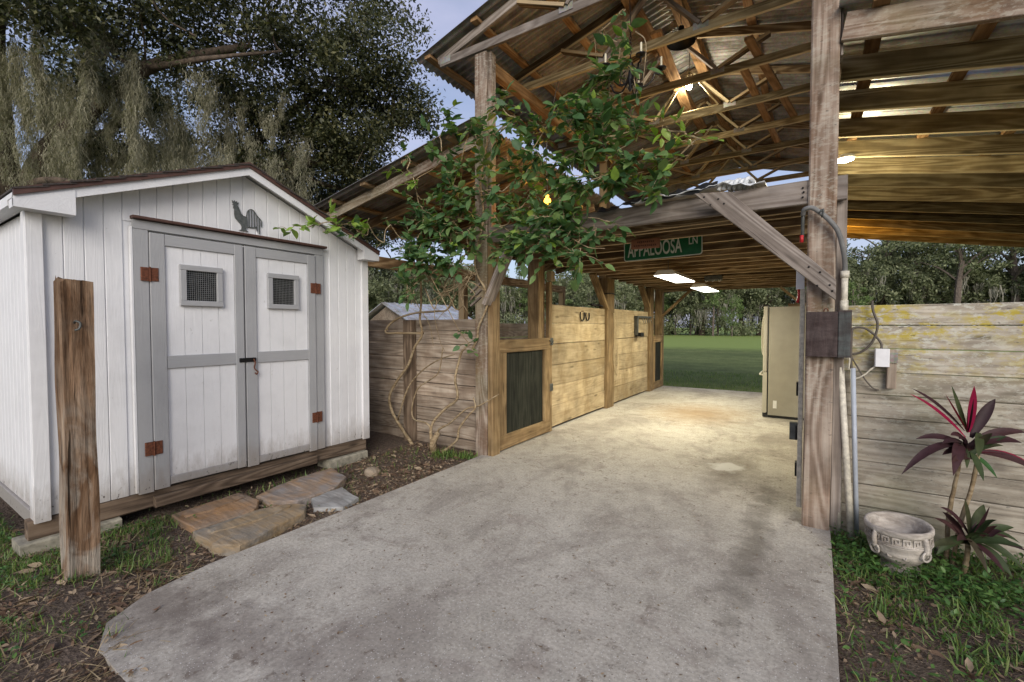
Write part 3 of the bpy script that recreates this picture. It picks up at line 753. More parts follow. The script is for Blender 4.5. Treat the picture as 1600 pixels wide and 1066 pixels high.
# front header of the loft
beam('header_beam', B, (-2.93,4.04,2.415), (.19,3.853,2.365), .045, .165, 'grey', n=12, jit=.004)
beam('header_beam', B, (-2.90,4.20,2.36), (.19,4.02,2.35), .04, .15, 'brown', n=4)
beam('brace', B, (-.66,3.775,2.45), (.15,3.742,1.60), .04, .145, 'grey', (0,-1,0), n=6, jit=.003)
bpy.data.objects.remove(bpy.data.objects['brace']); WM.pop('brace', None)
V, F = prism([(-.775,2.448),(-.525,2.425),(.134,1.735),(.134,1.598)], 1, 3.740, 3.778)
def grainbox(o, p0, p1, up):
    """re-express a world mesh in a frame whose X runs along the grain"""
    Mx, L = frame(p0, p1, up); inv = Mx.inverted()
    for v in o.data.vertices: v.co = inv @ v.co
    o.matrix_basis = WM[o.parent.name].inverted() @ Mx if o.parent else Mx; WM[o.name] = Mx; return o
br = fixn(mesh('brace', V, F, 'grey', B)); grainbox(br, (-.65,3.76,2.44), (.134,3.76,1.66), (0,-1,0))
bmv = bmesh.new(); bmv.from_mesh(br.data); bmesh.ops.bevel(bmv, geom=bmv.edges[:], offset=.003, segments=1, affect='EDGES'); bmv.to_mesh(br.data); bmv.free()
def bolts(pts, parent, mat='iron', r=.007):
    for p in pts:
        V, F = lathe_geo([(0,.006),(r*.8,.006),(r,.003),(r,0)], 8)
        mesh('bolt', V, F, mat, parent, Matrix.Translation(p) @ Matrix.Rotation(R(90), 4, 'X'), True)
bolts([(-.70,3.74,2.41),(-.60,3.74,2.38),(-.655,3.74,2.345),(-.56,3.74,2.34),(-.02,3.74,1.83),(.045,3.74,1.79),(.03,3.74,1.70),(.10,3.74,1.70),(.115,3.74,1.66)], br)
bolts([(-.065,3.842,2.40),(-.06,3.842,2.37),(-.065,3.842,2.335)], br)
# loft joists
jy = [4.14, 4.55, 4.97, 5.44, 5.86, 6.28, 6.70, 7.12, 7.54, 7.97, 8.40, 8.83, 9.26, 9.69, 10.12, 10.55, 10.98]
for i, yy in enumerate(jy):
    if i == 0: yy += .06
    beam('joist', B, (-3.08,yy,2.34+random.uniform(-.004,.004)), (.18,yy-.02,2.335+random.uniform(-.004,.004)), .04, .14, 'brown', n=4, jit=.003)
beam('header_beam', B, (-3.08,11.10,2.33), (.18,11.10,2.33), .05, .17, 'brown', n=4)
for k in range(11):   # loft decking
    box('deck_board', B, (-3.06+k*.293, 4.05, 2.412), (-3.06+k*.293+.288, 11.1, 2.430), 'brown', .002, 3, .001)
# knee braces
beam('brace', B, (-2.98,7.50,1.72), (-2.98,6.92,2.28), .05, .12, 'tanpost', (1,0,0))
beam('brace', B, (-3.0,9.98,1.85), (-3.0,9.5,2.28), .05, .12, 'tanpost', (1,0,0))
beam('brace', B, (-2.98,11.05,1.66), (-2.35,11.05,2.25), .05, .12, 'tanpost', (0,1,0))
beam('brace', B, (.02,11.05,1.70), (-.55,11.05,2.25), .05, .12, 'brown', (0,1,0))
# weathered brace stub wrapping the left front post
beam('brace', B, (-2.93,3.975,1.66), (-2.60,3.965,2.28), .05, .15, 'grey', (0,-1,0), jit=.006, n=5)
for k in range(3): beam('slat', B, (-3.16,3.985,1.80-.075*k), (-3.02,3.985,1.90-.075*k), .02, .04, 'grey', (0,-1,0), n=2)
# gable trusses
CZ = 4.385
def topz(x): return 4.50 + .27*(2.11-abs(x+1.49))
for i in range(8):
    yy = 4.0 + .97*i
    mt = 'grey' if i == 0 else random.choice(['rafter','rafter','grey' if i < 2 else 'tanpost'])
    t = beam('truss', B, (-3.60,yy,CZ+.045), (.62,yy,CZ+.045), .040, .09, mt, n=8, jit=.004)
    for sg in (-1, 1):
        xe = -1.49+sg*2.14
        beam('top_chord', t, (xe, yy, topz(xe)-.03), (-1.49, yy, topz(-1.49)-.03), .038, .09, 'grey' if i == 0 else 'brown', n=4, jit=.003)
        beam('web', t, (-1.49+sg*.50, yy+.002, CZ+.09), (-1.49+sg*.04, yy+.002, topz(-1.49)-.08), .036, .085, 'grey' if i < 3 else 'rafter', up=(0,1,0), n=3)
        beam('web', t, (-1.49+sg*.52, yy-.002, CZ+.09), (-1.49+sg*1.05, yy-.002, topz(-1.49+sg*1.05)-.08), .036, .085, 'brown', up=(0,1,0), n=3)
        for (gx, gz) in ((-1.49+sg*.51, CZ+.07), (-1.49+sg*2.03, CZ+.06)):
            box('gusset_plate', t, (gx-.075, yy-.0235, gz-.035), (gx+.075, yy-.0205, gz+.035), 'galv', .001)
# purlins and long ridge braces
for x in (-3.72, -3.05, -2.35, -1.72): box('purlin', B, (x-.045, 3.90, topz(x)+.018), (x+.045, 11.3, topz(x)+.058), 'orange', .004, 10, .003)
for x in (.74, .10, -.62, -1.26): box('purlin', B, (x-.045, 3.90, topz(x)+.018), (x+.045, 11.3, topz(x)+.058), 'orange', .004, 10, .003)
beam('ridge_brace', B, (-1.70,4.2,4.93), (-1.65,8.6,4.90), .04, .14, 'orange', (1,0,.3), n=5)
beam('ridge_brace', B, (-1.28,4.4,4.93), (-1.32,10.6,4.92), .04, .14, 'orange', (1,0,-.3), n=5)
beam('ridge_brace', B, (-1.5,5.2,4.70), (-1.55,7.2,4.52), .04, .12, 'orange', (1,0,0), n=5)
beam('diagonal_brace', B, (-.735,6.1,4.515), (-.516,8.9,4.50), .09, .038, 'orange', n=4)
beam('diagonal_brace', B, (-.615,5.55,4.515), (-.262,7.9,4.50), .09, .038, 'orange', n=4)
# right lean-to rafters
ry = [3.82, 4.42, 5.03, 5.69, 6.35, 6.99, 7.63, 8.34, 9.06, 9.74, 10.42, 11.12, 11.72]
SR = -.172
def rzb(x): return 3.325 + SR*(x-.17)
for i, yy in enumerate(ry):
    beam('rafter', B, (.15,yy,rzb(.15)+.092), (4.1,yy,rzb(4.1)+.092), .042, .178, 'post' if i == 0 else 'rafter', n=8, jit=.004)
box('ledger_beam', B, (.085,3.99,3.18), (.145,11.8,3.47), 'brown', .006, 6, .003)
box('ledger_block', B, (.136,3.85,3.26), (.15,3.96,3.58), 'grey', .004)
for x in (.34, .93, 1.55, 2.15, 2.75, 3.35, 3.95):
    box('purlin', B, (x-.045, 3.72, rzb(x)+.184), (x+.045, 11.9, rzb(x)+.222), 'orange', .004, 8, .002)
# left lean-to rafters
SL = .182
def lzb(x): return 3.41 + SL*(x+3.05)
for k in range(12):
    yy = 4.02+.66*k
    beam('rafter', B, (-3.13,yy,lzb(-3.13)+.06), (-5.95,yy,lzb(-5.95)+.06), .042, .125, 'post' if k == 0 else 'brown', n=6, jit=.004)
for x in (-3.35, -4.05, -4.8, -5.45, -5.85):
    box('purlin', B, (x-.05, 3.84, lzb(x)+.126), (x+.05, 11.5, lzb(x)+.166), 'brown', .004, 8, .002)
# corrugated sheets
def corr_geo(L, W=.684, pitch=.095, amp=.0145, spp=8, rows=4):
    n = int(round(W/pitch*spp)); V = []
    for r in range(rows+1):
        for i in range(n+1):
            yy = W*i/n; V.append((L*r/rows, yy, amp*math.sin(2*math.pi*yy/pitch)))
    Q = [(r*(n+1)+i, (r+1)*(n+1)+i, (r+1)*(n+1)+i+1, r*(n+1)+i+1) for r in range(rows) for i in range(n)]
    return V, Q
def sheets(name, p_low, p_high, y0, count, mat, W=.695, corr=(.10,.019)):
    d = Vector((p_high[0]-p_low[0], 0, p_high[1]-p_low[1])); L = d.length; d.normalize()
    flip = d.x < 0
    V, Q = corr_geo(L, W, *corr); src = None
    for k in range(count):
        x = d; y = Vector((0,1,0)); z = x.cross(y)
        Mx = Matrix((x, y, z)).transposed().to_4x4()
        Mx.translation = (p_low[0], y0+k*(W-.03), p_low[1]+(.004 if k % 2 else 0))
        if src is None:
            o = npmesh(name, V, Q, mat, B, Mx, True); src = o
        else:
            o = bpy.data.objects.new(name, src.data); link(o, B, Mx)
sheets('roof_sheet', (-3.88, topz(-3.88)+.07), (-1.46, topz(-1.46)+.07), 3.86, 12, 'galv')
sheets('roof_sheet', (.90, topz(.90)+.07), (-1.52, topz(-1.52)+.075), 3.86, 12, 'galv')
sheets('lean_to_sheet', (4.2, rzb(4.2)+.232), (.12, rzb(.12)+.232), 3.70, 13, 'galv2', .70, (.233,.011))
sheets('lean_to_sheet', (-6.06, lzb(-6.06)+.177), (-2.98, lzb(-2.98)+.177), 3.80, 12, 'galv')
V, F = prism([(-1.75,topz(-1.75)+.085),(-1.49,topz(-1.49)+.10),(-1.23,topz(-1.23)+.085),(-1.23,topz(-1.23)+.082),(-1.49,topz(-1.49)+.097),(-1.75,topz(-1.75)+.082)], 1, 3.84, 11.5)
mesh('ridge_cap', V, F, 'galv', B)

# ================================================================ PLANK WALLS
def plank_wall(name, label, axis, p, a0, a1, zs, thick, mat, gap=.006, segs=8, splits=(), face=1):
    """horizontal planks; axis 0: runs along x at y=p; axis 1: runs along y at x=p"""
    ce = ((a0+a1)/2, p, 0) if axis == 0 else (p, (a0+a1)/2, 0)
    t = thing(name, label, 'wall' if 'wall' in name else ('fence' if 'fence' in name else 'partition'), ce)
    for i in range(len(zs)-1):
        zt, zb = zs[i], zs[i+1]
        cuts = [a0] + [s for (row, s) in splits if row == i] + [a1]
        for c0, c1 in zip(cuts[:-1], cuts[1:]):
            off = random.uniform(-.005,.005)
            if axis == 0: p0, p1, up = (c0+.002, p+off, (zt+zb)/2), (c1-.002, p+off+random.uniform(-.003,.003), (zt+zb)/2), (0,0,1)
            else: p0, p1, up = (p+off, c0+.002, (zt+zb)/2), (p+off+random.uniform(-.003,.003), c1-.002, (zt+zb)/2), (0,0,1)
            beam('plank', t, p0, p1, thick, (zt-zb)-gap, mat, up, n=segs, jit=.003, c=.004)
    return t
rw = plank_wall('plank_wall', 'grey plank wall with yellow lichen behind the urn and the maroon plants', 0, 4.05, .20, 4.4,
    [1.572,1.428,1.268,1.104,.945,.787,.628,.470,.304,.148,-.06], .035, 'lichen', .0045, 12, [(2,2.2),(5,2.9),(7,1.9)])
for xx in (1.6, 3.0, 4.3): box('wall_post', rw, (xx,4.07,-.1), (xx+.1,4.17,1.5), 'fence', .006, 3, .002)
plank_wall('plank_fence', 'weathered reddish plank wall between the white shed and the vine covered post', 0, 4.22, -7.2, -3.125,
    [1.512,1.37,1.205,1.035,.852,.715,.545,.40,.235,.07,-.08], .035, 'fence', .008, 10, [(0,-5.2),(3,-4.3),(6,-4.3),(2,-4.3),(8,-4.3)])
box('fence_post', bpy.data.objects['plank_fence'], (-4.37,4.10,-.12), (-4.22,4.198,1.505), 'sill', .008, 5, .004)
plank_wall('stall_partition', 'tan plank stall partition beside the gate, with a horseshoe hanging on it', 1, -3.0, 5.47, 7.455,
    [1.73,1.469,1.183,.888,.602,.318,.03], .04, 'tan', .006, 6)
plank_wall('stall_partition', 'tan plank stall partition farther back between two timber posts', 1, -3.0, 7.79, 9.945,
    [1.745,1.49,1.20,.90,.61,.32,.03], .04, 'tan', .006, 6)
plank_wall('outer_stall_wall', 'low plank wall closing the back of the left stalls', 1, -5.70, 4.3, 11.3,
    [1.50,1.34,1.18,1.0,.8,.6,.4,.2,0], .035, 'fence', .008, 6)
plank_wall('rear_stall_wall', 'plank wall at the far end of the left stalls', 0, 11.05, -5.6, -3.2,
    [1.42,1.2,1.0,.8,.6,.4,.2,0], .035, 'fence', .008, 6)
plank_wall('right_aisle_partition', 'tan plank partition along the right side of the aisle behind the front post', 1, .17, 4.15, 7.4,
    [1.5,1.25,1.0,.75,.5,.25,.02], .03, 'tan', .006, 4)

# gates
def gate(label, y0, y1, x, zt, mat, bands):
    g = thing('stall_gate', label, 'gate', (x, y0, 0)); t = .045
    zb = .015
    box('top_rail', g, (x-t/2, y0, zt-.15), (x+t/2+.004, y1, zt), mat, .005, 4, .002)
    box('bottom_rail', g, (x-t/2, y0, zb), (x+t/2+.004, y1, zb+.16), mat, .005, 4, .002)
    sw = .15 if y1-y0 > 1 else .1
    for a in (y0, y1-sw): box('stile', g, (x-t/2, a, zb+.161), (x+t/2, a+sw, zt-.151), mat, .005, 4, .002)
    n = bands; w = (y1-y0-2*sw)/n
    for k in range(n): box('panel_board', g, (x-.02, y0+sw+k*w+.002, zb+.161), (x-.004, y0+sw+(k+1)*w-.002, zt-.151), 'panel', .003, 3, .001)
    return g
M['panel'] = wood('dark_green_black_panel', (.010,.011,.008), (.022,.024,.017), (.040,.042,.030))
g1 = gate('near stall gate with a dark inset panel beside the vine covered post', 4.175, 5.36, -2.935, 1.272, 'tanpost', 3)
box('gate_strip', g1, (-2.99,5.375,.0), (-2.93,5.455,2.02), 'tanpost', .005, 6, .003)
for zz in (.60, 1.22):
    hg = box('hinge', g1, (-2.932,5.34,zz-.05), (-2.918,5.46,zz+.05), 'darkmetal', .004)
tube('gate_chain', g1, [(-2.90,5.33,1.24),(-2.89,5.38,1.19),(-2.90,5.43,1.23)], .008, 'darkmetal')
box('latch_box', g1, (-2.97,5.36,2.03), (-2.90,5.47,2.16), 'tan', .005)
g2 = gate('far stall gate with a dark inset panel at the end of the aisle', 10.25, 10.97, -2.95, 1.22, 'tanpost', 2)

# ================================================================ SMALL THINGS OF THE BARN
# horseshoe-like hook on the first partition
root = thing('hanging_horseshoes', 'two dark iron horseshoes hanging on the near tan partition', 'horseshoe', (-2.97, 6.55, 1.55))
for yy, s in ((6.50, 1), (6.70, .9)):
    P = [(-2.965, yy+.075*s*math.cos(a), 1.60+.09*s*math.sin(a)) for a in np.linspace(R(150), R(390), 9)]
    tube('horseshoe', root, P, .010, 'iron', sides=6, k=3)
tube('nail', root, [(-2.98,6.5,1.66),(-2.94,6.5,1.66)], .006, 'rust', k=1)
# bridle draped on the partition top
root = thing('leather_halter', 'dark leather halter draped over the top of the near partition', 'halter', (-2.98, 7.1, 1.74))
for k in range(7):
    a = random.uniform(0, 6.28)
    P = [(-3.0+.05*math.cos(a+j*1.2), 6.85+.09*j+.02*math.sin(a*3+j), 1.755+.035*abs(math.sin(a+j*1.3))) for j in range(6)]
    tube('strap', root, P, .014, 'iron', sides=5, k=3)
# coiled cord on the middle post
root = thing('looped_rope', 'thin tan cord hanging in loops on the middle aisle post', 'cord', (-2.92, 7.6, 1.9))
tube('knot', root, [(-3.11,7.44,1.98),(-2.92,7.45,1.99),(-2.915,7.62,2.0),(-2.92,7.79,1.99)], .009, 'iron', k=4)
for k in range(3):
    dy = .04*k
    tube('loop', root, [(-2.915,7.70+dy*.5,1.66),(-2.91,7.72+dy,1.2),(-2.91,7.70+dy,.85),(-2.91,7.80+dy,.60-.03*k),(-2.92,7.95+dy*.5,.75),(-2.925,7.90,1.2),(-2.925,7.86,1.62)], .006, 'rope', k=4, sides=5)
# tool rack
root = thing('wall_rack', 'dark metal tool rack hanging on the far tan partition', 'rack', (-2.95, 9.5, 1.5))
box('rail', root, (-2.975,9.0,1.60), (-2.90,9.95,1.64), 'darkmetal', .004)
box('bracket', root, (-2.97,9.0,1.25), (-2.90,9.06,1.598), 'darkmetal', .004)
box('tray', root, (-2.96,9.02,1.22), (-2.84,9.22,1.30), 'iron', .006)
for k in range(5): tube('hook', root, [(-2.90,9.25+.14*k,1.60),(-2.87,9.25+.14*k,1.55),(-2.86,9.25+.14*k,1.50)], .007, 'darkmetal', k=3)

# street sign and plaque on the joists
root = thing('street_sign', 'green street name sign with pale lettering fixed under the loft joists', 'street sign', (-1.34, 4.93, 2.14))
Ms, L = frame((-1.745,4.925,2.137), (-.93,4.925,2.153))
Wd, Hs, cr = L, .235, .03
def rrect(x0, y0, x1, y1, r, k=5):
    out = []
    for (cx, cy, a0) in ((x1-r,y0+r,-90),(x1-r,y1-r,0),(x0+r,y1-r,90),(x0+r,y0+r,180)):
        for j in range(k+1):
            a = R(a0+90*j/k); out.append((cx+r*math.cos(a), cy+r*math.sin(a)))
    return out
V, F = prism(rrect(0,0,Wd,Hs,cr), 1, -.002, .002); fixn(mesh('border', V, F, 'signw', root, Ms))
V, F = prism(rrect(.009,.009,Wd-.009,Hs-.009,cr*.8), 1, -.004, -.0005); fixn(mesh('plate', V, F, 'green', root, Ms))
def text(body, height, width, x, z, parent, Mx, mat, name='lettering', dep=.0009, bold=.012):
    cu = bpy.data.curves.new(name, 'FONT'); cu.body = body; cu.size = 1; cu.extrude = .001; cu.offset = bold
    to = bpy.data.objects.new('tmp_text', cu); scn.collection.objects.link(to)
    dg = bpy.context.evaluated_depsgraph_get(); dg.update()
    me = bpy.data.meshes.new_from_object(to.evaluated_get(dg)); bpy.data.objects.remove(to)
    co = np.array([v.co[:] for v in me.vertices]); lo, hi = co.min(0), co.max(0)
    co = (co-lo)/(hi-lo)
    for v, c in zip(me.vertices, co): v.co = (x+c[0]*width, -.0045-.0009*(1-c[2]), z+c[1]*height)
    me.materials.clear(); me.materials.append(M[mat]); me.name = name
    return link(bpy.data.objects.new(name, me), parent, Mx)
text('APPALOOSA', .150, .575, .042, .040, root, Ms, 'signw')
text('LN', .075, .085, .685, .113, root, Ms, 'signw')
root = thing('wood_plaque', 'small brown wooden plaque hung above the left end of the green sign', 'plaque', (-1.4, 4.5, 2.2))
Mp, L = frame((-1.525,4.505,2.195), (-1.245,4.500,2.188))
V, F = prism(rrect(0,0,.285,.095,.008,2), 1, -.006, .006); fixn(mesh('board', V, F, 'plaque', root, Mp))
P = []
for row, (z0, xa, xb) in enumerate(((.058,.06,.225), (.022,.03,.255))):
    x = xa
    while x < xb:
        w = random.uniform(.008,.02); P.append(prism([(x,z0),(x+w,z0),(x+w*.8,z0+.018),(x,z0+.015)], 1, -.0075, -.0055)); x += w+.006
mesh('worn_marks', *merge(P), 'plaquet', root, Mp)

# fluorescent shop lights
def shoplight(x, y, z, L, label, power):
    t = thing('shop_light', label, 'ceiling light', (x, y, z))
    V, F = prism([(-.15,-.008),(-.09,.055),(.09,.055),(.15,-.008),(.143,-.008),(.086,.048),(-.086,.048),(-.143,-.008)], 1, y-L/2, y+L/2)
    V = [(a+x, b, c+z) for a, b, c in V]; fixn(mesh('reflector', V, F, 'fixture', t))
    for s in (-1, 1):
        V, F = prism([(-.15,-.008),(-.09,.055),(.09,.055),(.15,-.008)], 1, y+s*L/2-.003, y+s*L/2+.003); V = [(a+x, b, c+z) for a, b, c in V]; fixn(mesh('end_cap', V, F, 'fixture', t))
        tube('chain', t, [(x, y+s*L*.36, z+.055), (x+.004, y+s*L*.36, z+.12), (x, y+s*L*.36, 2.30)], .004, 'darkmetal', k=2, sides=5)
    box('diffuser', t, (x-.138, y-L/2+.006, z-.012), (x+.138, y+L/2-.006, z+.004), 'tube', .003)
    l = bpy.data.lights.new('shop_light_lamp', 'AREA'); l.shape = 'RECTANGLE'; l.size = .27; l.size_y = L-.02; l.energy = power; l.color = (1, .92, .66)
    lo = bpy.data.objects.new('shop_light_lamp', l); link(lo, t, Matrix.Translation((x, y, z-.022)))
shoplight(-1.60, 6.62, 2.10, 1.15, 'nearer lit fluorescent shop light hanging under the loft behind the green sign', 50)
shoplight(-1.66, 9.1, 2.12, 1.2, 'farther lit fluorescent shop light hanging near the end of the aisle', 36)
# small dangling fixture bits under the loft
root = thing('junction_box', 'small metal junction box fixed under the loft joists', 'junction box', (-1.35, 8.2, 2.22))
box('cover', root, (-1.50,8.1,2.19), (-1.25,8.3,2.265), 'darkmetal', .006)
for k in range(3): tube('wire', root, [(-1.48+.1*k,8.12,2.19),(-1.47+.1*k,8.1,2.16),(-1.44+.1*k,8.1,2.185)], .005, 'boxwhite', k=3)

def bulb(root, p, r, mat, power, col, rad=None):
    V, F = lathe_geo([(0.0001,-r)]+[(r*math.sin(a), -r*math.cos(a)) for a in np.linspace(.3, 2.5, 9)]+[(r*.45, r*1.15), (r*.4, r*1.7)], 14)
    mesh('glass_bulb', V, F, mat, root, Matrix.Translation(p), True)
    V, F = lathe_geo([(r*.45, r*1.6),(r*.6, r*1.75),(r*.6, r*2.8),(.0001, r*2.8)], 12)
    mesh('socket', V, F, 'iron', root, Matrix.Translation(p), True)
    l = bpy.data.lights.new('bulb_lamp', 'POINT'); l.energy = power; l.color = col; l.shadow_soft_size = rad or r*1.3
    link(bpy.data.objects.new('bulb_lamp', l), root, Matrix.Translation((p[0], p[1], p[2]-r*2.2)))
# triangular pendant lamp
root = thing('triangle_pendant', 'brass triangle pendant lamp with a lit bulb high under the gable', 'pendant lamp', (-1.40, 6.4, 4.6))
Pt = [(-1.763,6.4,4.255),(-1.045,6.4,4.27),(-1.402,6.4,4.79)]
M['brass'] = plain('brass_rod', (.80,.68,.42), .5, .2)
for a, b in ((0,1),(1,2),(2,0)): tube('frame_rod', root, [Pt[a], Pt[b]], .0095, 'brass', k=1)
tube('cord', root, [Pt[2], (-1.402,6.4,5.1)], .005, 'cable', k=1)
bulb(root, (-1.40,6.38,4.585), .040, 'bulb', 13, (1,.90,.68))
tube('stem', root, [(-1.40,6.39,4.67),(-1.402,6.4,4.79)], .006, 'cable', k=1)
# flood bulb under the right lean-to
root = thing('flood_bulb', 'lit white flood bulb under the right lean-to rafters behind the front post', 'bulb', (.27, 6.15, 3.2))
V, F = lathe_geo([(.0001,.0),(.085,.004),(.092,.015),(.09,.035),(.06,.05),(.0001,.05)], 24)
mesh('housing', V, F, 'boxwhite', root, Matrix.Translation((.272,6.15,3.225)), True)
V, F = lathe_geo([(.0001,-.016),(.05,-.012),(.080,.0),(.082,.003),(.0001,.003)], 24)
mesh('lens', V, F, 'bulb', root, Matrix.Translation((.272,6.15,3.222)), True)
l = bpy.data.lights.new('flood_lamp', 'POINT'); l.energy = 33; l.color = (1,.88,.55); l.shadow_soft_size = .06
link(bpy.data.objects.new('flood_lamp', l), root, Matrix.Translation((.30,6.15,2.92)))
# amber bulbs
root = thing('amber_bulb', 'glowing amber bulb above the loft among the vine leaves', 'bulb', (-2.5, 4.6, 2.9))
bulb(root, (-2.55,4.62,2.86), .040, 'amberbulb', 14, (1,.48,.09))
tube('cord', root, [(-2.55,4.62,2.95),(-2.6,4.7,3.6),(-2.6,4.97,4.38)], .005, 'cable', k=4)
root = thing('amber_bulb', 'amber bulb hidden behind the right front post near the far rafters', 'bulb', (.34, 10.1, 3.0))
bulb(root, (.36,10.3,2.98), .034, 'amberbulb', 30, (1,.48,.06))
tube('cord', root, [(.36,10.3,3.06),(.37,10.4,3.34)], .005, 'cable', k=2)

# wrought iron chandelier with candle sleeves
root = thing('iron_chandelier', 'black wrought iron chandelier with candle sleeves hanging in the front gable vines', 'chandelier', (-1.52, 4.45, 3.9))
for k in range(9):
    z = 4.36-.036*k
    P = [(-1.53+(.009*math.cos(a) if k % 2 else 0), 4.45+(0 if k % 2 else .009*math.cos(a)), z+.022*math.sin(a)) for a in np.linspace(0, 6.283, 9)]
    tube('chain_link', root, P, .0035, 'iron', k=1, sides=5)
tube('chain_cord', root, [(-1.53,4.45,4.38),(-1.55,4.46,4.70),(-1.6,4.5,4.98)], .004, 'iron', k=3)
V, F = lathe_geo([(.0001,.14),(.012,.13),(.03,.09),(.014,.05),(.022,0),(.035,-.05),(.015,-.10),(.02,-.14),(.0001,-.17)], 12)
mesh('column', V, F, 'iron', root, Matrix.Translation((-1.53,4.45,3.90)), True)
for k in range(5):
    a = R(20+72*k); ca, sa = math.cos(a), math.sin(a)
    def q(r, z): return (-1.53+ca*r, 4.45+sa*r, 3.90+z)
    tube('arm', root, [q(.02,-.05),q(.10,-.13),q(.19,-.10),q(.23,-.02),q(.27,-.03),q(.29,.01)], .009, 'iron', k=4)
    V, F = lathe_geo([(.0001,.0),(.045,.008),(.05,.018),(.02,.02),(.0001,.02)], 14)
    cup = mesh('drip_cup', V, F, 'iron', root, Matrix.Translation(q(.29,.01)), True)
    V, F = lathe_geo([(.0105,.02),(.0105,.12),(.008,.125),(.0001,.125)], 10)
    mesh('candle_sleeve', V, F, 'candle', cup, Matrix.Translation(q(.29,.01)), True)
    tube('scroll', root, [q(.05,.06),q(.10,.03),q(.12,-.04),q(.08,-.06),q(.07,-.02)], .006, 'iron', k=4)
root = thing('dark_metal_shade', 'wide black metal lamp shade hanging beyond the second truss', 'lamp shade', (-1.2, 5.2, 4.5))
V, F = lathe_geo([(.15,0),(.145,.02),(.10,.07),(.05,.10),(.03,.12),(.03,.17),(.0001,.17)], 24)
mesh('shade', V, F, 'iron', root, Matrix.Translation((-1.24,5.25,4.52)), True)
tube('cord', root, [(-1.24,5.25,4.72),(-1.26,5.25,5.0)], .005, 'iron', k=1)

# refrigerator
root = thing('refrigerator', 'tall cream refrigerator standing side-on at the right of the aisle', 'refrigerator', (-.2, 8.5, 0))
box('cabinet', root, (-.545,8.10,.045), (.16,8.98,1.725), 'cream', .012, 1)
box('gasket', root, (-.562,8.115,.06), (-.546,8.965,1.715), 'gasket', .002)
d1 = box('fresh_food_door', root, (-.622,8.10,.725), (-.563,8.537,1.735), 'creamdoor', .012)
d2 = box('fresh_food_door', root, (-.622,8.543,.725), (-.563,8.98,1.735), 'creamdoor', .012)
d3 = box('freezer_drawer', root, (-.622,8.10,.075), (-.563,8.98,.715), 'creamdoor', .012)
for d, yy in ((d1,8.49),(d2,8.59)):
    tube('handle', d, [(-.622,yy,.93),(-.655,yy,1.0),(-.668,yy,1.25),(-.660,yy,1.48),(-.64,yy,1.60),(-.620,yy,1.63)], .013, 'creamdoor', k=5, sides=8)
tube('handle', d3, [(-.622,8.2,.655),(-.67,8.23,.665),(-.675,8.54,.665),(-.67,8.85,.665),(-.622,8.88,.655)], .013, 'creamdoor', k=5, sides=8)
box('hinge_cap', root, (-.615,8.11,1.737), (-.54,8.18,1.755), 'gasket', .004)
box('toe_grille', root, (-.62,8.12,.012), (-.546,8.96,.066), 'gasket', .006)
box('plinth', root, (-.545,8.12,.008), (.15,8.96,.044), 'gasket', .004)
box('rating_label', root, (-.475,8.0965,.155), (-.425,8.0985,.275), 'label', .0008)
root = thing('tack_items', 'dark odds and ends lying on top of the refrigerator', 'clutter', (-.2,8.3,1.735))
box('tray', root, (-.30,8.2,1.728), (.02,8.5,1.775), 'brown', .006)
for k in range(6): tube('strap', root, [(-.25+.05*k,8.2,1.78),(-.23+.05*k,8.22,1.81+.01*(k % 3)),(-.2+.05*k,8.3,1.785),(-.16+.05*k,8.36,1.80)], .012, 'iron', k=3, sides=5)
# folded-back gate edge by the right post with red tie
root = thing('folded_gate', 'pale gate edge folded back behind the right front post with small iron hinges', 'gate', (-.05, 4.2, 0))
box('stile', root, (-.072,4.02,.06), (-.040,4.14,1.70), 'pvc', .004, 5, .002)
for zz in (.62,.95,.34):
    box('hinge', root, (-.086,4.03,zz-.05), (-.073,4.11,zz+.05), 'iron', .004)
box('latch_bracket', root, (-.125,4.05,.56), (-.073,4.10,.69), 'darkmetal', .004)
tube('red_tie', root, [(-.074,4.05,1.80),(-.085,4.04,1.74),(-.08,4.05,1.66),(-.09,4.05,1.60)], .010, 'red', k=3)
box('switch_box', root, (-.10,4.02,1.70), (-.045,4.10,1.84), 'boxwhite', .004)

# ------------------------------------------------ right front post fittings
root = thing('meter_box', 'dark square metal box with a blistered door fixed to the right front post', 'electrical box', (.095, 3.79, 1.37))
M['boxmetal'] = stone('blistered_box_paint', (.045,.030,.028), (.085,.065,.062))
M['verdi'] = stone('box_patina', (.05,.042,.04), (.085,.095,.092))
box('door', root, (-.030,3.758,1.215), (.150,3.815,1.522), 'boxmetal', .004)
box('side_panel', root, (.152,3.762,1.213), (.222,3.89,1.520), 'verdi', .004)
box('back_plate', root, (.15,3.77,1.22), (.226,3.895,1.53), 'boxmetal', .003)
tube('staple', root, [(.07,3.76,1.524),(.075,3.755,1.54),(.09,3.756,1.54),(.095,3.76,1.524)], .004, 'rust', k=2)
root = thing('service_conduit', 'grey flexible conduit curving from the post into an upright white pipe', 'conduit', (.18, 3.88, 1.5))
tube('flexible_hose', root, [(-.06,3.80,2.20),(-.052,3.775,2.232),(-.01,3.765,2.236),(.035,3.765,2.20),(.09,3.765,2.14),(.14,3.775,2.06),(.17,3.80,1.95),(.185,3.84,1.85),(.187,3.86,1.78)], .016, 'conduit', k=6, sides=10)
tube('pipe', root, [(.187,3.86,1.80),(.186,3.86,1.52)], .020, 'pvc', k=1, sides=12)
tube('coupling', root, [(.187,3.86,1.80),(.187,3.86,1.755)], .026, 'pvc', k=1, sides=12)
tube('coupling', root, [(.186,3.86,1.60),(.186,3.86,1.524)], .025, 'pvc', k=1, sides=12)
tube('strap', root, [(.03,3.755,2.19),(.055,3.748,2.215),(.05,3.755,2.16)], .007, 'darkmetal', k=3)
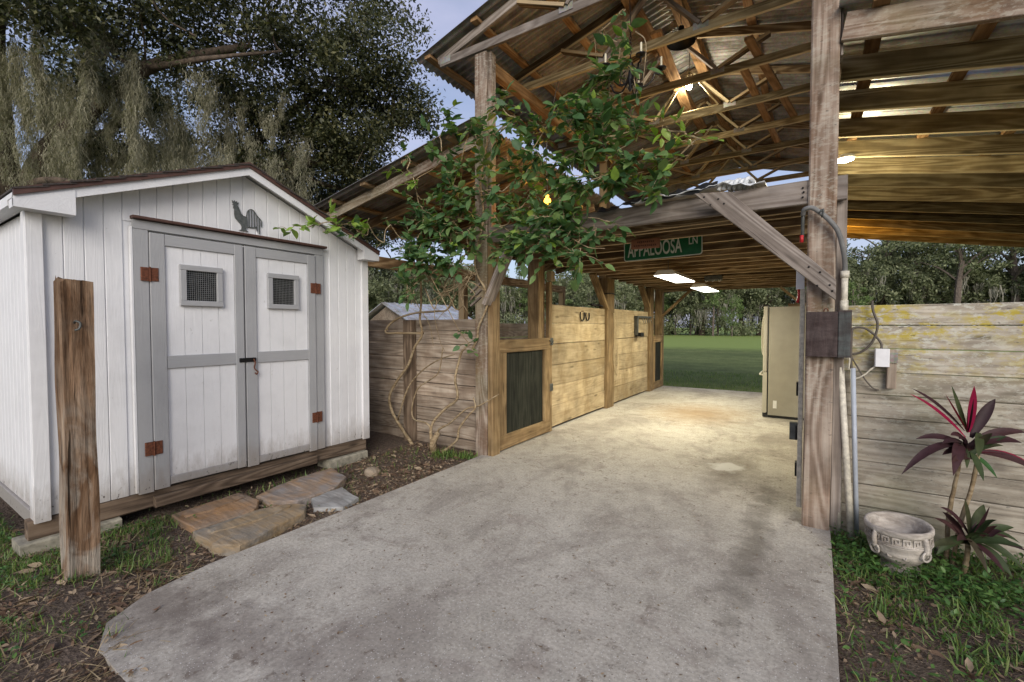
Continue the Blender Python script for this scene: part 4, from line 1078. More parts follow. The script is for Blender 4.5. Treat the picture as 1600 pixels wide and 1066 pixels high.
tube('elbow', root, [(-.06,3.80,2.21),(-.062,3.82,2.12),(-.062,3.85,2.02)], .012, 'darkmetal', k=3)
tube('red_valve', root, [(-.066,3.80,2.06),(-.066,3.80,2.01)], .012, 'red', k=1, sides=8)
root = thing('leaning_pipe', 'thicker white pipe leaning against the wall below the meter box', 'pipe', (.22, 3.9, .5))
tube('pipe', root, [(.175,3.92,1.17),(.255,3.86,-.03)], .0205, 'pvc', k=1, sides=12)
root = thing('leaning_pipe', 'thinner stained white pipe standing left of the other leaning white pipe', 'pipe', (.17, 3.93, .5))
tube('pipe', root, [(.172,3.96,1.22),(.187,3.91,-.03)], .016, 'pvc', k=1, sides=12)
root = thing('grey_pipe', 'slim grey pipe standing right of the two white pipes', 'pipe', (.26, 3.95, .5))
tube('pipe', root, [(.25,3.97,1.13),(.29,3.93,-.03)], .0155, 'pvcgrey', k=1, sides=12)
root = thing('junction_box', 'small white junction box on a short wooden stub on the lichened wall', 'junction box', (.40, 4.0, 1.2))
box('cover', root, (.368,3.955,1.148), (.447,4.005,1.270), 'boxwhite', .005)
box('mounting_stub', root, (.435,3.985,1.0), (.487,4.028,1.262), 'fence', .004, 3, .002)
box('bracket', root, (.449,3.975,1.175), (.492,3.984,1.245), 'galv', .001)
root = thing('loose_cable', 'dark cable looping over the plank wall beside the white junction box', 'cable', (.3, 3.99, 1.3))
tube('cable', root, [(.35,3.995,1.60),(.352,3.99,1.55),(.36,3.985,1.51),(.38,3.98,1.44),(.37,3.98,1.36),(.34,3.985,1.29),(.29,3.99,1.24),(.24,3.99,1.225)], .0075, 'cable', k=5)
tube('cable', root, [(.25,3.985,1.02),(.242,3.975,1.12),(.238,3.98,1.24),(.24,3.98,1.38),(.255,3.985,1.412),(.31,3.99,1.41),(.36,3.985,1.37),(.40,3.98,1.31),(.405,3.975,1.268)], .008, 'cable', k=5)
tube('cable', root, [(.245,3.98,1.20),(.28,3.985,1.13),(.31,3.99,1.07),(.36,4.0,1.0),(.40,4.02,.98)], .005, 'cable', k=5)
tube('pale_cable', root, [(.375,3.985,1.15),(.345,3.98,1.12),(.32,3.985,1.09),(.28,3.99,1.06),(.25,4.0,1.055)], .0055, 'pvc', k=5)
tube('pale_cable', root, [(.20,3.90,1.25),(.225,3.90,1.20),(.222,3.92,1.12)], .0055, 'pvc', k=5)

# ------------------------------------------------ sheeting lying on the loft edge
def cloth(name, label, pts_lo, pts_hi, mat, seed):
    t = []
    n, m2 = 24, 8; V = []
    A, Bc = catmull(pts_lo, 8), catmull(pts_hi, 8); n = min(len(A), len(Bc))
    for i in range(n):
        for j in range(m2+1):
            p = A[i].lerp(Bc[i], j/m2)
            p = p + Vector((0,0,.030*mnoise.noise((p.x*7+seed, p.y*5, seed)) + .022*mnoise.noise((p.x*19, p.y*14, seed))))
            V.append(p)
    Q = [(i*(m2+1)+j, (i+1)*(m2+1)+j, (i+1)*(m2+1)+j+1, i*(m2+1)+j+1) for i in range(n-1) for j in range(m2)]
    o = npmesh(name, [tuple(v) for v in V], Q, mat, smooth=True)
    md = o.modifiers.new('thickness', 'SOLIDIFY'); md.thickness = .004
    return tag(o, label, 'sheeting')
cloth('white_sheet', 'crumpled white plastic sheet lying on the edge of the loft', [(-1.30,3.83,2.49),(-1.05,3.81,2.495),(-.8,3.80,2.495),(-.55,3.80,2.505),(-.30,3.80,2.475)], [(-1.30,4.4,2.53),(-1.05,4.4,2.55),(-.8,4.35,2.56),(-.55,4.3,2.58),(-.30,4.3,2.50)], 'tarp', 3.3)
cloth('black_sheet', 'strip of black plastic draped along the loft header', [(-1.62,3.85,2.45),(-1.35,3.84,2.465),(-1.05,3.82,2.47),(-.80,3.80,2.475),(-.62,3.795,2.49)], [(-1.62,3.90,2.50),(-1.35,3.88,2.505),(-1.05,3.86,2.515),(-.80,3.84,2.53),(-.62,3.84,2.535)], 'blacksheet', 8.1)
root = thing('sheeting_roll', 'crinkled clear plastic bundle on the loft edge near the right post', 'plastic bundle', (-.52, 3.95, 2.5))
for k in range(6):
    tube('fold', root, [(-.62+.035*k,3.86+.01*k,2.475),(-.60+.035*k,3.88,2.525+.01*(k % 2)),(-.57+.035*k,3.95,2.54),(-.55+.035*k,4.05,2.49)], .017, 'tarp', k=4, sides=6, wob=.2)

# ------------------------------------------------ urn
UX, UY = .475, 3.60
urn = thing('stone_urn', 'weathered cast stone urn planter with a Greek key band on a round foot', 'planter', (UX, UY, -.06))
prof = [(.0001,-.03),(.125,-.03),(.125,.01),(.112,.025),(.085,.038),(.078,.05),(.095,.062),(.135,.085),(.168,.13),(.186,.18),(.191,.225),(.192,.228),(.192,.305),(.200,.308),(.205,.320),(.205,.342),(.198,.354),(.186,.354),(.178,.346),(.172,.33),(.165,.26),(.12,.22),(.0001,.215)]
V, F = lathe_geo(prof, 56)
V = [(x*(1+.012*mnoise.noise((x*14, y*14, z*14))), y*(1+.012*mnoise.noise((x*14+5, y*14, z*14))), z+.004*mnoise.noise((x*9, y*9, z*9))) for x, y, z in V]
UMx = Matrix.Translation((UX, UY, -.055)) @ Matrix.Rotation(R(-2.5), 4, 'Y') @ Matrix.Rotation(R(3), 4, 'X') @ Matrix.Diagonal((.81,.81,.80,1))
mesh('bowl', V, F, 'urn', urn, UMx, True)
# meander band: small raised bars following the wall
P = []
def bar(a0, a1, z0, z1, r0=.188, r1=.1995):
    k = max(2, int(abs(a1-a0)/.06)+1); Vv = []
    for i in range(k):
        a = a0+(a1-a0)*i/(k-1)
        for r in (r0, r1):
            for z in (z0, z1): Vv.append((r*math.cos(a), r*math.sin(a), z))
    Ff = []
    for i in range(k-1):
        b = i*4; Ff += [(b+2,b+6,b+7,b+3), (b,b+4,b+6,b+2), (b+1,b+3,b+7,b+5)]
    Ff += [(0,2,3,1), ((k-1)*4, (k-1)*4+1, (k-1)*4+3, (k-1)*4+2)]
    P.append((Vv, Ff))
N = 20; dA = 2*math.pi/N
for k in range(N):
    a = k*dA; s = dA; h = .0095
    bar(a+.06*s, a+.18*s, .248, .305); bar(a+.06*s, a+.80*s, .2955, .305); bar(a+.68*s, a+.80*s, .262, .305)
    bar(a+.36*s, a+.80*s, .262, .2715); bar(a+.36*s, a+.47*s, .262, .286); bar(a+.06*s, a+1.06*s, .244, .252)
mesh('meander_band', *merge(P), 'urn', urn, UMx)
P = []; bar(0, 2*math.pi, .232, .240, .186, .201); mesh('moulding', *P[0], 'urn', urn, UMx)
for k in range(4):
    a = R(-48+90*k)
    def q(r, z, t=0): return UMx @ Vector((r*math.cos(a)-t*math.sin(a), r*math.sin(a)+t*math.cos(a), z))
    tube('ring_strap', urn, [q(.19,.32),q(.207,.27),q(.204,.20)], .013, 'urn', k=4, sides=8)
    tube('ring_handle', urn, [q(.205,.185+.033*math.sin(t), .033*math.cos(t)) for t in np.linspace(0, 6.28, 12)], .006, 'urn', k=2, sides=8)
# relief swags
for k in range(12):
    a0 = R(30*k)
    tube('relief', urn, [UMx @ Vector(((.168+.014*math.sin(j*1.3))*math.cos(a0+.08*j), (.168+.014*math.sin(j*1.3))*math.sin(a0+.08*j), .165+.018*math.sin(j*1.9+k))) for j in range(6)], .006, 'urn', k=3, sides=6, wob=.3)

# ================================================================ PLANTS BY THE WALL
RV, TV = Vector((.836,.549,0)), Vector((.549,-.836,0))     # along the wall / out of the wall
def strap_leaf(parent, base, tip, width, sag, mat, rows=9, peak=.5, fold=.22):
    width *= .80
    base, tip = Vector(base), Vector(tip); d = tip-base; L = d.length
    mid = base.lerp(tip, .5) + Vector((0,0,sag))
    out = TV*.5 + Vector((0,0,.6)) + Vector((random.uniform(-.3,.3), random.uniform(-.2,.2), 0))
    V, F = [], []
    for i in range(rows):
        t = i/(rows-1)
        p = base*(1-t)**2 + mid*2*t*(1-t) + tip*t*t
        tg = ((mid-base)*(1-t) + (tip-mid)*t).normalized()
        s = tg.cross(out).normalized(); nrm = s.cross(tg)
        hw = width/2*max(.03, math.sin(math.pi*min(1, (.10+.90*t)**1.05)))**.8 if t < .999 else .0008
        if t < .12: hw = width*.14
        V += [p - s*hw + nrm*fold*hw, p - nrm*fold*hw, p + s*hw + nrm*fold*hw]
    for i in range(rows-1):
        a = i*3; F += [(a,a+3,a+4,a+1),(a+1,a+4,a+5,a+2)]
    return mesh('leaf', V, F, mat, parent, None, True)
def W(c, u, v, w=0.0): return Vector(c) + RV*u + TV*w + Vector((0,0,v))
PX = 1/252.
c1 = Vector((.775, 3.74, .72))
ti = thing('maroon_plant', 'tall maroon ti plant with bright pink young leaves on bare canes against the wall', 'plant', (.75, 3.8, -.05))
tube('cane', ti, [(.73,3.83,-.08),(.735,3.82,.25),(.76,3.80,.50),(.772,3.75,.72)], .012, 'stem', .010, wob=.15)
tube('cane', ti, [(.75,3.82,-.08),(.79,3.80,.25),(.825,3.78,.46),(.84,3.75,.66)], .012, 'stem', .010, wob=.15)
for (x, y, w, wd, sag, mt, bx, by) in [
    (1400,613,.02,.050,.05,'pink',1492,680),(1411,606,-.02,.045,.05,'maroon',1490,670),(1443,612,.06,.036,.0,'pink',1492,668),
    (1471,602,-.02,.034,.0,'greenmar',1494,672),(1487,600,.05,.064,.0,'pink',1496,672),(1479,618,.08,.03,.0,'maroon',1495,672),
    (1532,621,.0,.075,.03,'maroon',1500,680),(1572,670,.03,.066,.07,'maroon',1500,690),(1546,681,.10,.085,.05,'maroon',1500,690),
    (1382,730,.06,.060,.13,'maroon',1488,692),(1443,727,.12,.085,.10,'maroon',1486,690),(1424,684,-.04,.05,.06,'maroon',1486,690),
    (1600,737,.05,.060,.08,'maroon',1508,702),(1598,726,.0,.04,.08,'pink',1508,702),(1552,693,-.02,.035,.04,'greenmar',1506,702),
    (1517,734,.08,.05,.03,'weed',1504,706),(1492,736,.10,.058,.02,'greenmar',1500,700),(1480,722,.05,.05,.02,'greenmar',1492,695),
    (1478,700,.12,.06,.03,'greenmar',1512,672),(1508,668,.08,.05,.02,'greenmar',1504,700),(1460,698,.02,.045,.04,'maroon',1486,690)]:
    b = W(c1, (bx-1492)*PX, -(by-690)*PX, .01); t = W(c1, (x-1492)*PX, -(y-690)*PX, w+.02)
    strap_leaf(ti, b, t, wd, sag, mt)
for k in range(7):
    a = random.uniform(-.2, 3.3); L = random.uniform(.16,.30)
    strap_leaf(ti, W(c1, random.uniform(0,.06), random.uniform(-.10,.0), .01), W(c1, .03+L*math.cos(a), L*.7*math.sin(a)-.12, random.uniform(-.02,.14)), .055, .05, random.choice(['maroon','maroon','greenmar']))
c2 = Vector((.80, 3.70, .17))
t2 = thing('maroon_plant', 'low bushy dark maroon and green ti plant growing at the foot of the tall one', 'plant', (.80, 3.74, -.05))
tube('cane', t2, [(.79,3.74,-.08),(.80,3.72,.05),(.80,3.71,.18)], .014, 'stem', .012, wob=.15)
for (x, y, w, wd, sag, mt) in [(1482,757,.04,.062,.02,'greenmar'),(1503,762,.10,.05,.0,'maroon'),(1521,769,.0,.075,.02,'greenmar'),(1550,797,.06,.07,.05,'greenmar'),
    (1571,825,.02,.045,.08,'greenmar'),(1592,842,.0,.04,.07,'maroon'),(1570,866,.08,.05,.06,'maroon'),(1522,856,.16,.07,.05,'greenmar'),(1487,850,.16,.068,.05,'greenmar'),
    (1449,770,.03,.045,.07,'maroon'),(1458,812,.10,.06,.05,'maroon'),(1448,842,.02,.06,.05,'greenmar'),(1548,850,.13,.06,.06,'greenmar'),(1467,783,-.03,.06,.03,'maroon'),
    (1506,848,.18,.066,.04,'maroon'),(1538,815,.10,.05,.05,'greenmar'),(1515,790,.10,.04,.03,'maroon'),(1555,868,.10,.04,.05,'greenmar')]:
    strap_leaf(t2, W(c2, random.uniform(-.03,.03), -.01+random.uniform(-.02,.04), .01), W(c2, (x-1500)*PX, -(y-820)*PX, w), wd, sag, mt)

for k in range(9):
    a = random.uniform(-.4, 3.5); L = random.uniform(.15,.30)
    strap_leaf(t2, W(c2, random.uniform(-.03,.03), random.uniform(-.04,.02), .01), W(c2, L*math.cos(a), L*.75*math.sin(a)-.03, random.uniform(.0,.18)), .055, .05, random.choice(['maroon','greenmar']))

# ================================================================ CLIMBING VINE
vine = thing('climbing_vine', 'big leafy climbing vine with bare twisting stems covering the left front post', 'vine', (-3.66, 3.95, -.05))
STEMS = [
 ([(-4.11,4.02,-.06),(-4.4,4.02,.22),(-4.52,4.02,.4),(-4.52,4.02,.55),(-4.39,4.02,.73),(-4.19,4.02,.94),(-4.08,4.02,1.16),(-3.95,4.02,1.32),(-3.98,4.02,1.51),(-3.96,4.02,1.72),(-3.85,3.9,1.96),(-3.66,3.65,2.2)], .021, .012),
 ([(-3.93,4.02,1.34),(-4.33,3.98,1.34),(-4.54,3.97,1.35),(-4.43,4.0,1.49),(-4.09,4.0,1.58),(-3.71,4.0,1.6),(-3.5,3.98,1.62),(-3.3,3.9,1.8)], .016, .010),
 ([(-4.36,4.0,.24),(-4.18,4.0,.65),(-3.94,4.0,.88),(-3.66,4.0,1.03),(-3.42,4.0,1.1)], .011, .006),
 ([(-3.69,3.93,-.08),(-3.72,3.93,.24),(-3.51,3.93,.47),(-3.32,3.93,.61),(-3.35,3.93,.83),(-3.3,3.93,1.01),(-3.25,3.93,1.14),(-3.14,3.93,1.23)], .019, .011),
 ([(-3.63,3.9,-.08),(-3.6,3.9,.2),(-3.4,3.9,.33),(-3.17,3.9,.51),(-3.01,3.93,.56),(-2.77,3.96,.7)], .015, .006),
 ([(-3.57,3.9,-.06),(-3.31,3.9,.14),(-3.27,3.9,.28),(-3.14,3.9,.44),(-3.04,3.9,.54),(-3.09,3.93,.64)], .015, .008),
 ([(-3.70,3.93,-.06),(-3.75,3.93,.25),(-4.0,3.93,.3),(-4.03,3.93,.46),(-3.93,3.93,.68),(-3.71,3.93,.81),(-3.59,3.93,.91),(-3.53,3.93,1.18)], .012, .006),
 ([(-3.1,3.93,1.18),(-3.05,3.95,1.29),(-3.03,3.95,1.42),(-2.92,3.95,1.64),(-2.93,3.93,1.83),(-3.03,3.93,1.98),(-3.06,3.93,2.18),(-2.95,3.93,2.58),(-2.99,3.93,2.99),(-2.9,3.93,3.38),(-2.92,3.9,3.62)], .015, .009),
 ([(-3.73,3.85,1.94),(-3.38,3.85,1.99),(-3.43,3.85,1.89),(-3.37,3.88,1.74),(-3.29,3.88,1.61),(-3.18,3.88,1.67),(-3.23,3.88,1.81),(-3.06,3.9,1.97)], .010, .006),
 ([(-2.98,3.85,1.97),(-3.38,3.85,2.1),(-3.67,3.85,2.01),(-3.48,3.85,1.86),(-3.11,3.85,1.91),(-2.85,3.85,1.79)], .010, .006),
 ([(-3.66,3.92,-.05),(-3.62,3.85,.08),(-3.58,3.9,.2)], .05, .03)]
for P, r0, r1 in STEMS: tube('stem', vine, P, r0, 'stem', r1, 7, 5, .12)
CL = [(-2.58,3.7,3.61),(-2.33,3.65,3.37),(-2.02,3.6,3.17),(-1.83,3.6,3.34),(-1.57,3.55,3.33),(-1.4,3.55,3.41),(-1.36,3.55,3.5),(-1.37,3.6,3.22),(-2.19,3.65,3.05),(-1.83,3.6,2.87),(-1.56,3.6,2.87),(-1.34,3.6,2.78),(-1.51,3.55,3.06),(-1.71,3.6,2.66),(-1.98,3.65,2.75),(-2.22,3.7,2.68),(-1.3,3.65,2.6),(-.97,3.65,2.56),(-1.12,3.65,2.77),(-1.23,3.6,2.98),(-1.45,3.6,2.67),(-2.09,3.6,2.44),(-1.8,3.55,2.31),(-1.65,3.55,2.15),(-1.5,3.55,2.24),(-1.93,3.55,2.1),(-2.22,3.6,2.28),(-1.63,3.5,2.05),(-2.02,3.6,2.37),(-2.4,3.65,2.52),(-1.74,3.55,2.46),(-3.28,3.75,3.61),(-2.94,3.7,3.45),(-2.62,3.65,3.26),(-3.33,3.7,3.27),(-3.07,3.7,3.12),(-2.7,3.7,3.01),(-3.24,3.7,2.92),(-3.57,3.65,2.72),(-3.29,3.65,2.58),(-2.98,3.65,2.63),(-2.82,3.7,2.78),(-3.67,3.6,2.37),(-3.41,3.6,2.21),(-3.16,3.65,2.36),(-2.9,3.65,2.43),(-3.62,3.6,2.09),(-3.64,3.6,1.88),(-3.2,3.65,2.15),(-2.94,3.7,2.25),(-2.54,3.7,2.74),(-2.55,3.65,2.39),(-2.36,3.7,2.92),(-2.4,3.6,2.15),(-1.62,3.5,2.88),(-1.70,3.5,3.10),(-1.42,3.5,2.95),(-1.72,3.48,2.28),(-3.42,3.6,2.42),(-3.55,3.55,2.25),(-3.05,3.6,2.85),(-3.45,3.62,2.0),(-3.48,3.62,2.55),(-3.1,3.62,2.5),(-3.75,3.6,2.2),(-2.25,3.6,2.2),(-2.0,3.55,2.22),(-1.62,3.52,2.62),(-2.05,3.6,2.95),(-1.6,3.52,3.2)]
SPARSE = [(-.84,3.6,2.72),(-.82,3.6,2.88),(-1.03,3.65,2.68),(-.70,3.6,2.80),(-.95,3.6,2.95),(-3.19,3.8,1.39),(-3.07,3.85,1.23),(-3.85,3.45,2.53),(-3.85,3.15,2.48),(-3.85,2.91,2.44),(-3.85,2.73,2.42),(-3.87,2.56,2.37),(-3.89,2.42,2.33),(-3.85,3.36,2.32),(-3.85,3.03,2.38),(-3.62,3.6,2.95),(-3.75,3.6,3.15),(-3.85,3.7,3.35),(-3.45,3.8,3.5),(-1.28,3.6,3.95),(-1.5,3.6,3.85),(-1.30,3.55,3.66),(-1.16,3.6,3.42)]
YOUNG = {0,1,2,3,4,8,9,10,11,12,15,16}
allc = [(Vector(c), True, False) for c in CL] + [(Vector(c), False, i in YOUNG) for i, c in enumerate(SPARSE)]
# twigs: link every cluster to its nearest neighbour already joined
P = []; done = [Vector((-2.97,3.9,2.6))]; todo = [c for c, _, _ in allc]
while todo:
    b = min(((a, d) for a in todo for d in done), key=lambda q: (q[0]-q[1]).length_squared)
    a, d = b; todo.remove(a); done.append(a)
    mid = a.lerp(d, .5) + Vector((random.uniform(-.06,.06), random.uniform(-.05,.05), random.uniform(-.08,.05)))
    P.append(tube_geo([d, mid, a], .006, .0045, 5, 4))
pos, dirs, nor, sc, yg = [], [], [], [], []
for c, dense, young in allc:
    ns = random.randint(6, 8) if dense else (random.randint(3, 4) if young else random.randint(2, 3))
    for s in range(ns):
        d = Vector((random.gauss(0,1), random.gauss(-.35,.7), random.gauss(-.05,.75))).normalized()
        L = random.uniform(.11,.22) if dense else random.uniform(.07,.14)
        st = c + Vector((random.gauss(0,.045), random.gauss(0,.05), random.gauss(0,.045)))
        en = st + d*L + Vector((0,0,-.03))
        P.append(tube_geo([st, st.lerp(en,.5)+Vector((0,0,.015)), en], .0035, .002, 4, 3))
        nl = random.randint(5, 7) if dense else random.randint(3, 4)
        for k in range(nl):
            t = (k+.6)/nl
            p = st.lerp(en, t)
            side = d.cross(Vector((0,0,1))); side.normalize()
            ld = d*random.uniform(.4,1) + side*(1 if k % 2 else -1)*random.uniform(.5,1.1) + Vector((random.gauss(0,.25), random.gauss(-.1,.25), random.gauss(-.18,.35)))
            if k == nl-1: ld = d + Vector((0,0,random.gauss(0,.3)))
            nn = Vector((random.gauss(.15,.45), random.gauss(-.35,.4), random.gauss(.9,.4)))
            pos.append(p); dirs.append(ld); nor.append(nn)
            sc.append(random.uniform(.065,.135) if not young else random.uniform(.075,.12)); yg.append(young or random.random() < .05)
tag(mesh('twigs', *merge(P), 'stem', vine), kind='stuff')
# long dangling tendrils
for P0 in ([(-3.30,3.8,3.3),(-3.5,3.75,3.15),(-3.72,3.7,3.05),(-3.66,3.7,2.85),(-3.5,3.7,2.8)], [(-1.2,3.6,3.75),(-1.1,3.55,3.6),(-1.12,3.55,3.3)], [(-2.0,3.55,2.4),(-1.6,3.5,2.1),(-1.4,3.5,2.05)],
           [(-3.65,3.6,1.95),(-3.66,3.62,1.72),(-3.62,3.8,1.45),(-3.65,3.9,1.2)], [(-3.2,3.7,2.0),(-3.5,3.7,1.9),(-3.3,3.7,1.75),(-3.1,3.75,1.95)], [(-3.0,3.75,2.05),(-3.3,3.72,2.05),(-3.52,3.7,1.95),(-3.35,3.75,1.85)]):
    tube('tendril', vine, P0, .005, 'stem', .003, 5, 5)
for k in range(20):
    a = Vector((random.uniform(-3.75,-2.95), random.uniform(3.78,3.9), random.uniform(1.85,2.2))); Pk = [a]
    for j in range(4): Pk.append(Pk[-1] + Vector((random.gauss(0,.13), random.gauss(0,.02), random.gauss(-.02,.12))))
    tube('tangled_stem', vine, Pk, random.uniform(.004,.008), 'stem', .003, 5, 4, .1)
pos = np.array([p[:] for p in pos]); dirs = np.array([p[:] for p in dirs]); nor = np.array([p[:] for p in nor]); sc = np.array(sc); yg = np.array(yg)
protos = [leaf_proto(.54,5,.14,-.10), leaf_proto(.60,5,.08,-.22), leaf_proto(.46,5,.20,.04)]
Ms = rotmats(dirs, nor, sc, pos)
size = sc/np.linalg.norm(pos-np.array([0,0,1.42]), axis=1)
order = np.argsort(-size); single = order[:300]; rest = order[300:]
lm = {}
for k, (pv, pq) in enumerate(protos):
    for yy in (0, 1):
        me = bpy.data.meshes.new('leaf'); me.from_pydata([tuple(v) for v in pv], [], [tuple(q) for q in pq]); me.update()
        me.polygons.foreach_set('use_smooth', [True]*len(me.polygons)); me.materials.append(M['vineyoung' if yy else 'vine']); lm[k, yy] = me
for i in single:
    m4 = Matrix([list(Ms[i][r]) for r in range(3)] + [[0,0,0,1]])
    link(bpy.data.objects.new('leaf', lm[int(i) % 3, int(yg[i])]), vine, m4)
for yy, mat in ((False, 'vine'), (True, 'vineyoung')):
    Vs, Qs, off = [], [], 0
    for k, (pv, pq) in enumerate(protos):
        sel = np.array([i for i in rest if i % 3 == k and yg[i] == yy], int)
        if len(sel) == 0: continue
        v, q = bakeinst(pv, pq, Ms[sel]); Vs.append(v); Qs.append(q+off); off += len(v)
    if Vs: tag(npmesh('foliage', np.concatenate(Vs), np.concatenate(Qs), mat, vine, smooth=True), kind='stuff')

# ================================================================ BIG LIVE OAK
def leaf_cloud(centers, radii, per, size, rs, flat=.75, nup=.6, outward=None):
    n = len(centers); c = np.repeat(centers, per, 0); r = np.repeat(radii, per)
    off = rs.normal(size=(n*per, 3)); off /= np.linalg.norm(off, axis=1, keepdims=True)
    off *= (rs.random(n*per)**.55)[:, None]*r[:, None]; off[:, 2] *= flat
    d = rs.normal(size=(n*per, 3)) + off/np.maximum(r[:, None], .01)*.8; nn = rs.normal(size=(n*per, 3)); nn[:, 2] += nup
    s = size*(.6+.8*rs.random(n*per))
    return bakeinst(DIAM[0], DIAM[1], rotmats(d, nn, s, c+off))
def moss_strands(tops, lens, spread, per, width, rs, segs=8, curl=.22):
    n = len(tops)*per
    t0 = np.repeat(tops, per, 0); L = np.repeat(lens, per)*(.25+.85*rs.random(n)**1.3); sp = np.repeat(spread, per)
    base = t0 + rs.normal(size=(n,3))*sp[:, None]*np.array([1,1,.5])
    a = rs.random(n)*6.283; wd = np.stack([np.cos(a), np.sin(a), np.zeros(n)], 1)
    pts = np.empty((n, segs+1, 3)); cur = base.copy(); pull = (base-t0); vel = rs.normal(size=(n,3))*.02
    for k in range(segs+1):
        pts[:, k] = cur
        st = L/segs
        cur = cur + np.stack([rs.normal(size=n)*st*curl, rs.normal(size=n)*st*curl, -st], 1) - pull*np.array([.07,.07,0])
    tw = np.linspace(1, .35, segs+1)[None, :, None]*(.6+.8*rs.random((n,1,1)))
    A = pts - wd[:, None]*width*tw; Bq = pts + wd[:, None]*width*tw
    V = np.stack([A, Bq], 2).reshape(-1, 3)
    idx = np.arange(n)[:, None]*(2*(segs+1)) + np.arange(segs)[None]*2
    Q = np.stack([idx, idx+1, idx+3, idx+2], -1).reshape(-1, 4)
    return V, Q
rs = np.random.default_rng(11)
oak = thing('live_oak', 'huge dark live oak draped with spanish moss rising behind the white shed', 'tree', (-15.4, 2.4, -.1))
LIMBS = [([(-15.4,2.4,-.2),(-15.3,2.5,1.6),(-15.0,2.6,3.2)], .62, .45),
 ([(-15.0,2.6,3.0),(-13.6,2.6,4.6),(-12.0,2.8,5.3),(-10.8,3.6,6.4),(-9.8,5.0,7.2)], .30, .06),
 ([(-15.0,2.6,2.9),(-13.4,3.6,4.3),(-12.2,4.8,4.9),(-11.0,6.2,5.3),(-9.8,7.5,5.8),(-8.9,8.2,6.6)], .28, .04),
 ([(-15.0,2.6,3.0),(-14.6,4.2,4.2),(-13.2,5.8,5.4),(-11.6,6.6,6.6),(-10.0,7.0,7.4)], .28, .05),
 ([(-15.0,2.6,3.1),(-14.6,2.3,5.0),(-13.2,2.0,6.8),(-11.6,2.0,7.8)], .30, .06),
 ([(-15.0,2.6,3.1),(-15.6,3.6,5.4),(-14.8,5.0,7.6)], .28, .06),
 ([(-14.2,2.6,3.6),(-12.9,2.1,3.75),(-11.6,2.3,4.05),(-10.6,2.9,3.9)], .16, .03),
 ([(-13.0,3.9,4.5),(-11.8,5.6,4.2),(-10.6,7.4,4.5),(-9.8,8.4,4.9)], .13, .03),
 ([(-11.0,6.2,5.3),(-10.2,7.8,5.0),(-9.4,9.0,5.3)], .07,.02), ([(-10.8,3.6,6.4),(-9.6,4.2,6.5),(-8.9,5.2,6.9)], .07,.02)]
for P0, r0, r1 in LIMBS: tube('trunk' if r0 > .5 else 'limb', oak, P0, r0, 'bark', r1, 9, 5, .10)
LS = .46
LOBES = [((-11,2.6,6.9),1.7,70),((-10.3,4.2,7.5),1.9,80),((-9.8,6.2,7.7),1.9,95),((-9.0,7.5,7.5),1.3,55),((-9.9,7.3,6.1),1.5,80),((-10.9,6.2,6.0),1.5,60),((-8.9,8.3,6.8),.95,34),
 ((-15.8,4.2,6.9),2.2,70),((-13.3,5.8,6.9),2.1,80),((-10.2,7.9,4.9),1.2,60),((-13,1.2,7.8),2.3,70),((-11,4.2,9.6),2.6,60),((-9.6,7.2,9.4),1.9,50),((-14.2,4.4,5.0),1.5,36),((-12.3,7.4,5.2),1.6,60),((-15,1.0,5.0),1.6,40),((-11.6,8.6,4.3),1.3,45),((-17,6,5.5),2.2,60),((-14,8.5,5.5),2.2,70),((-13.0,10.5,4.6),2.0,50)]
cc, rr = [], []
for c, r, n in LOBES:
    n = int(n*LS)
    d = rs.normal(size=(n,3)); d /= np.linalg.norm(d, axis=1, keepdims=True); d *= (rs.random(n)**.45)[:, None]*r; d[:, 2] *= .75
    cc.append(np.array(c)+d); rr.append(rs.uniform(.36,.86,n))
cc = np.concatenate(cc); rr = np.concatenate(rr)
v, q = leaf_cloud(cc, rr, 290, .094, rs, .55, 1.1)
npmesh('crown', v, q, 'oakleaf', oak)
# twigs within the crown
P = []
for i in rs.choice(len(cc), 160, replace=False):
    a = Vector(cc[i]); b = min((Vector(p) for L in LIMBS[1:] for p in L[0]), key=lambda p: (p-a).length)
    e = a + (b-a).normalized()*min(1.6, (b-a).length)
    P.append(tube_geo([e, e.lerp(a,.5)+Vector(rs.normal(size=3)*.12), a, a+Vector(rs.normal(size=3)*.25)], .022, .006, 4, 3))
tag(mesh('twigs', *merge(P), 'bark', oak), kind='stuff')
# spanish moss: fluffy hanging columns made of many short curling strands
def moss_column(top, L, spread, n, rs, w=.0045):
    u = rs.random(n)**.8; st = np.empty((n,3)); sp = spread*(1-.75*u)*(.35+.65*np.minimum(1, u*6))
    sway = rs.normal(size=2)*.05
    st[:, 2] = top[2]-u*L*.86
    ph = rs.random()*6
    for k in range(2): st[:, k] = top[k]+rs.normal(size=n)*sp+sway[k]*u*L+.03*np.sin(u*L*5+ph+k)
    v, q = moss_strands(st, L*rs.uniform(.07,.24,n)*(1-.4*u), np.full(n,.015), 1, w, rs, 5, .5)
    return v, q
for k in range(185):
    t = rs.beta(1.15, 1.25); dep = rs.uniform(-1.3, 2.2)
    ax = np.array([-13.1,1.55]) + t*np.array([3.2,4.9]); dv = ax/np.linalg.norm(ax)
    p = ax + dv*dep
    zt = rs.uniform(4.5, 6.75 + (.8 if t < .45 else 0)) - (.6 if t > .75 else 0); L = rs.uniform(.6, 2.0)*(1.0 if t < .8 else .65)
    v, q = moss_column((p[0],p[1],zt), L, rs.uniform(.06,.19), int(520*L), rs)
    tag(npmesh('moss', v, q, 'moss', oak), kind='stuff')
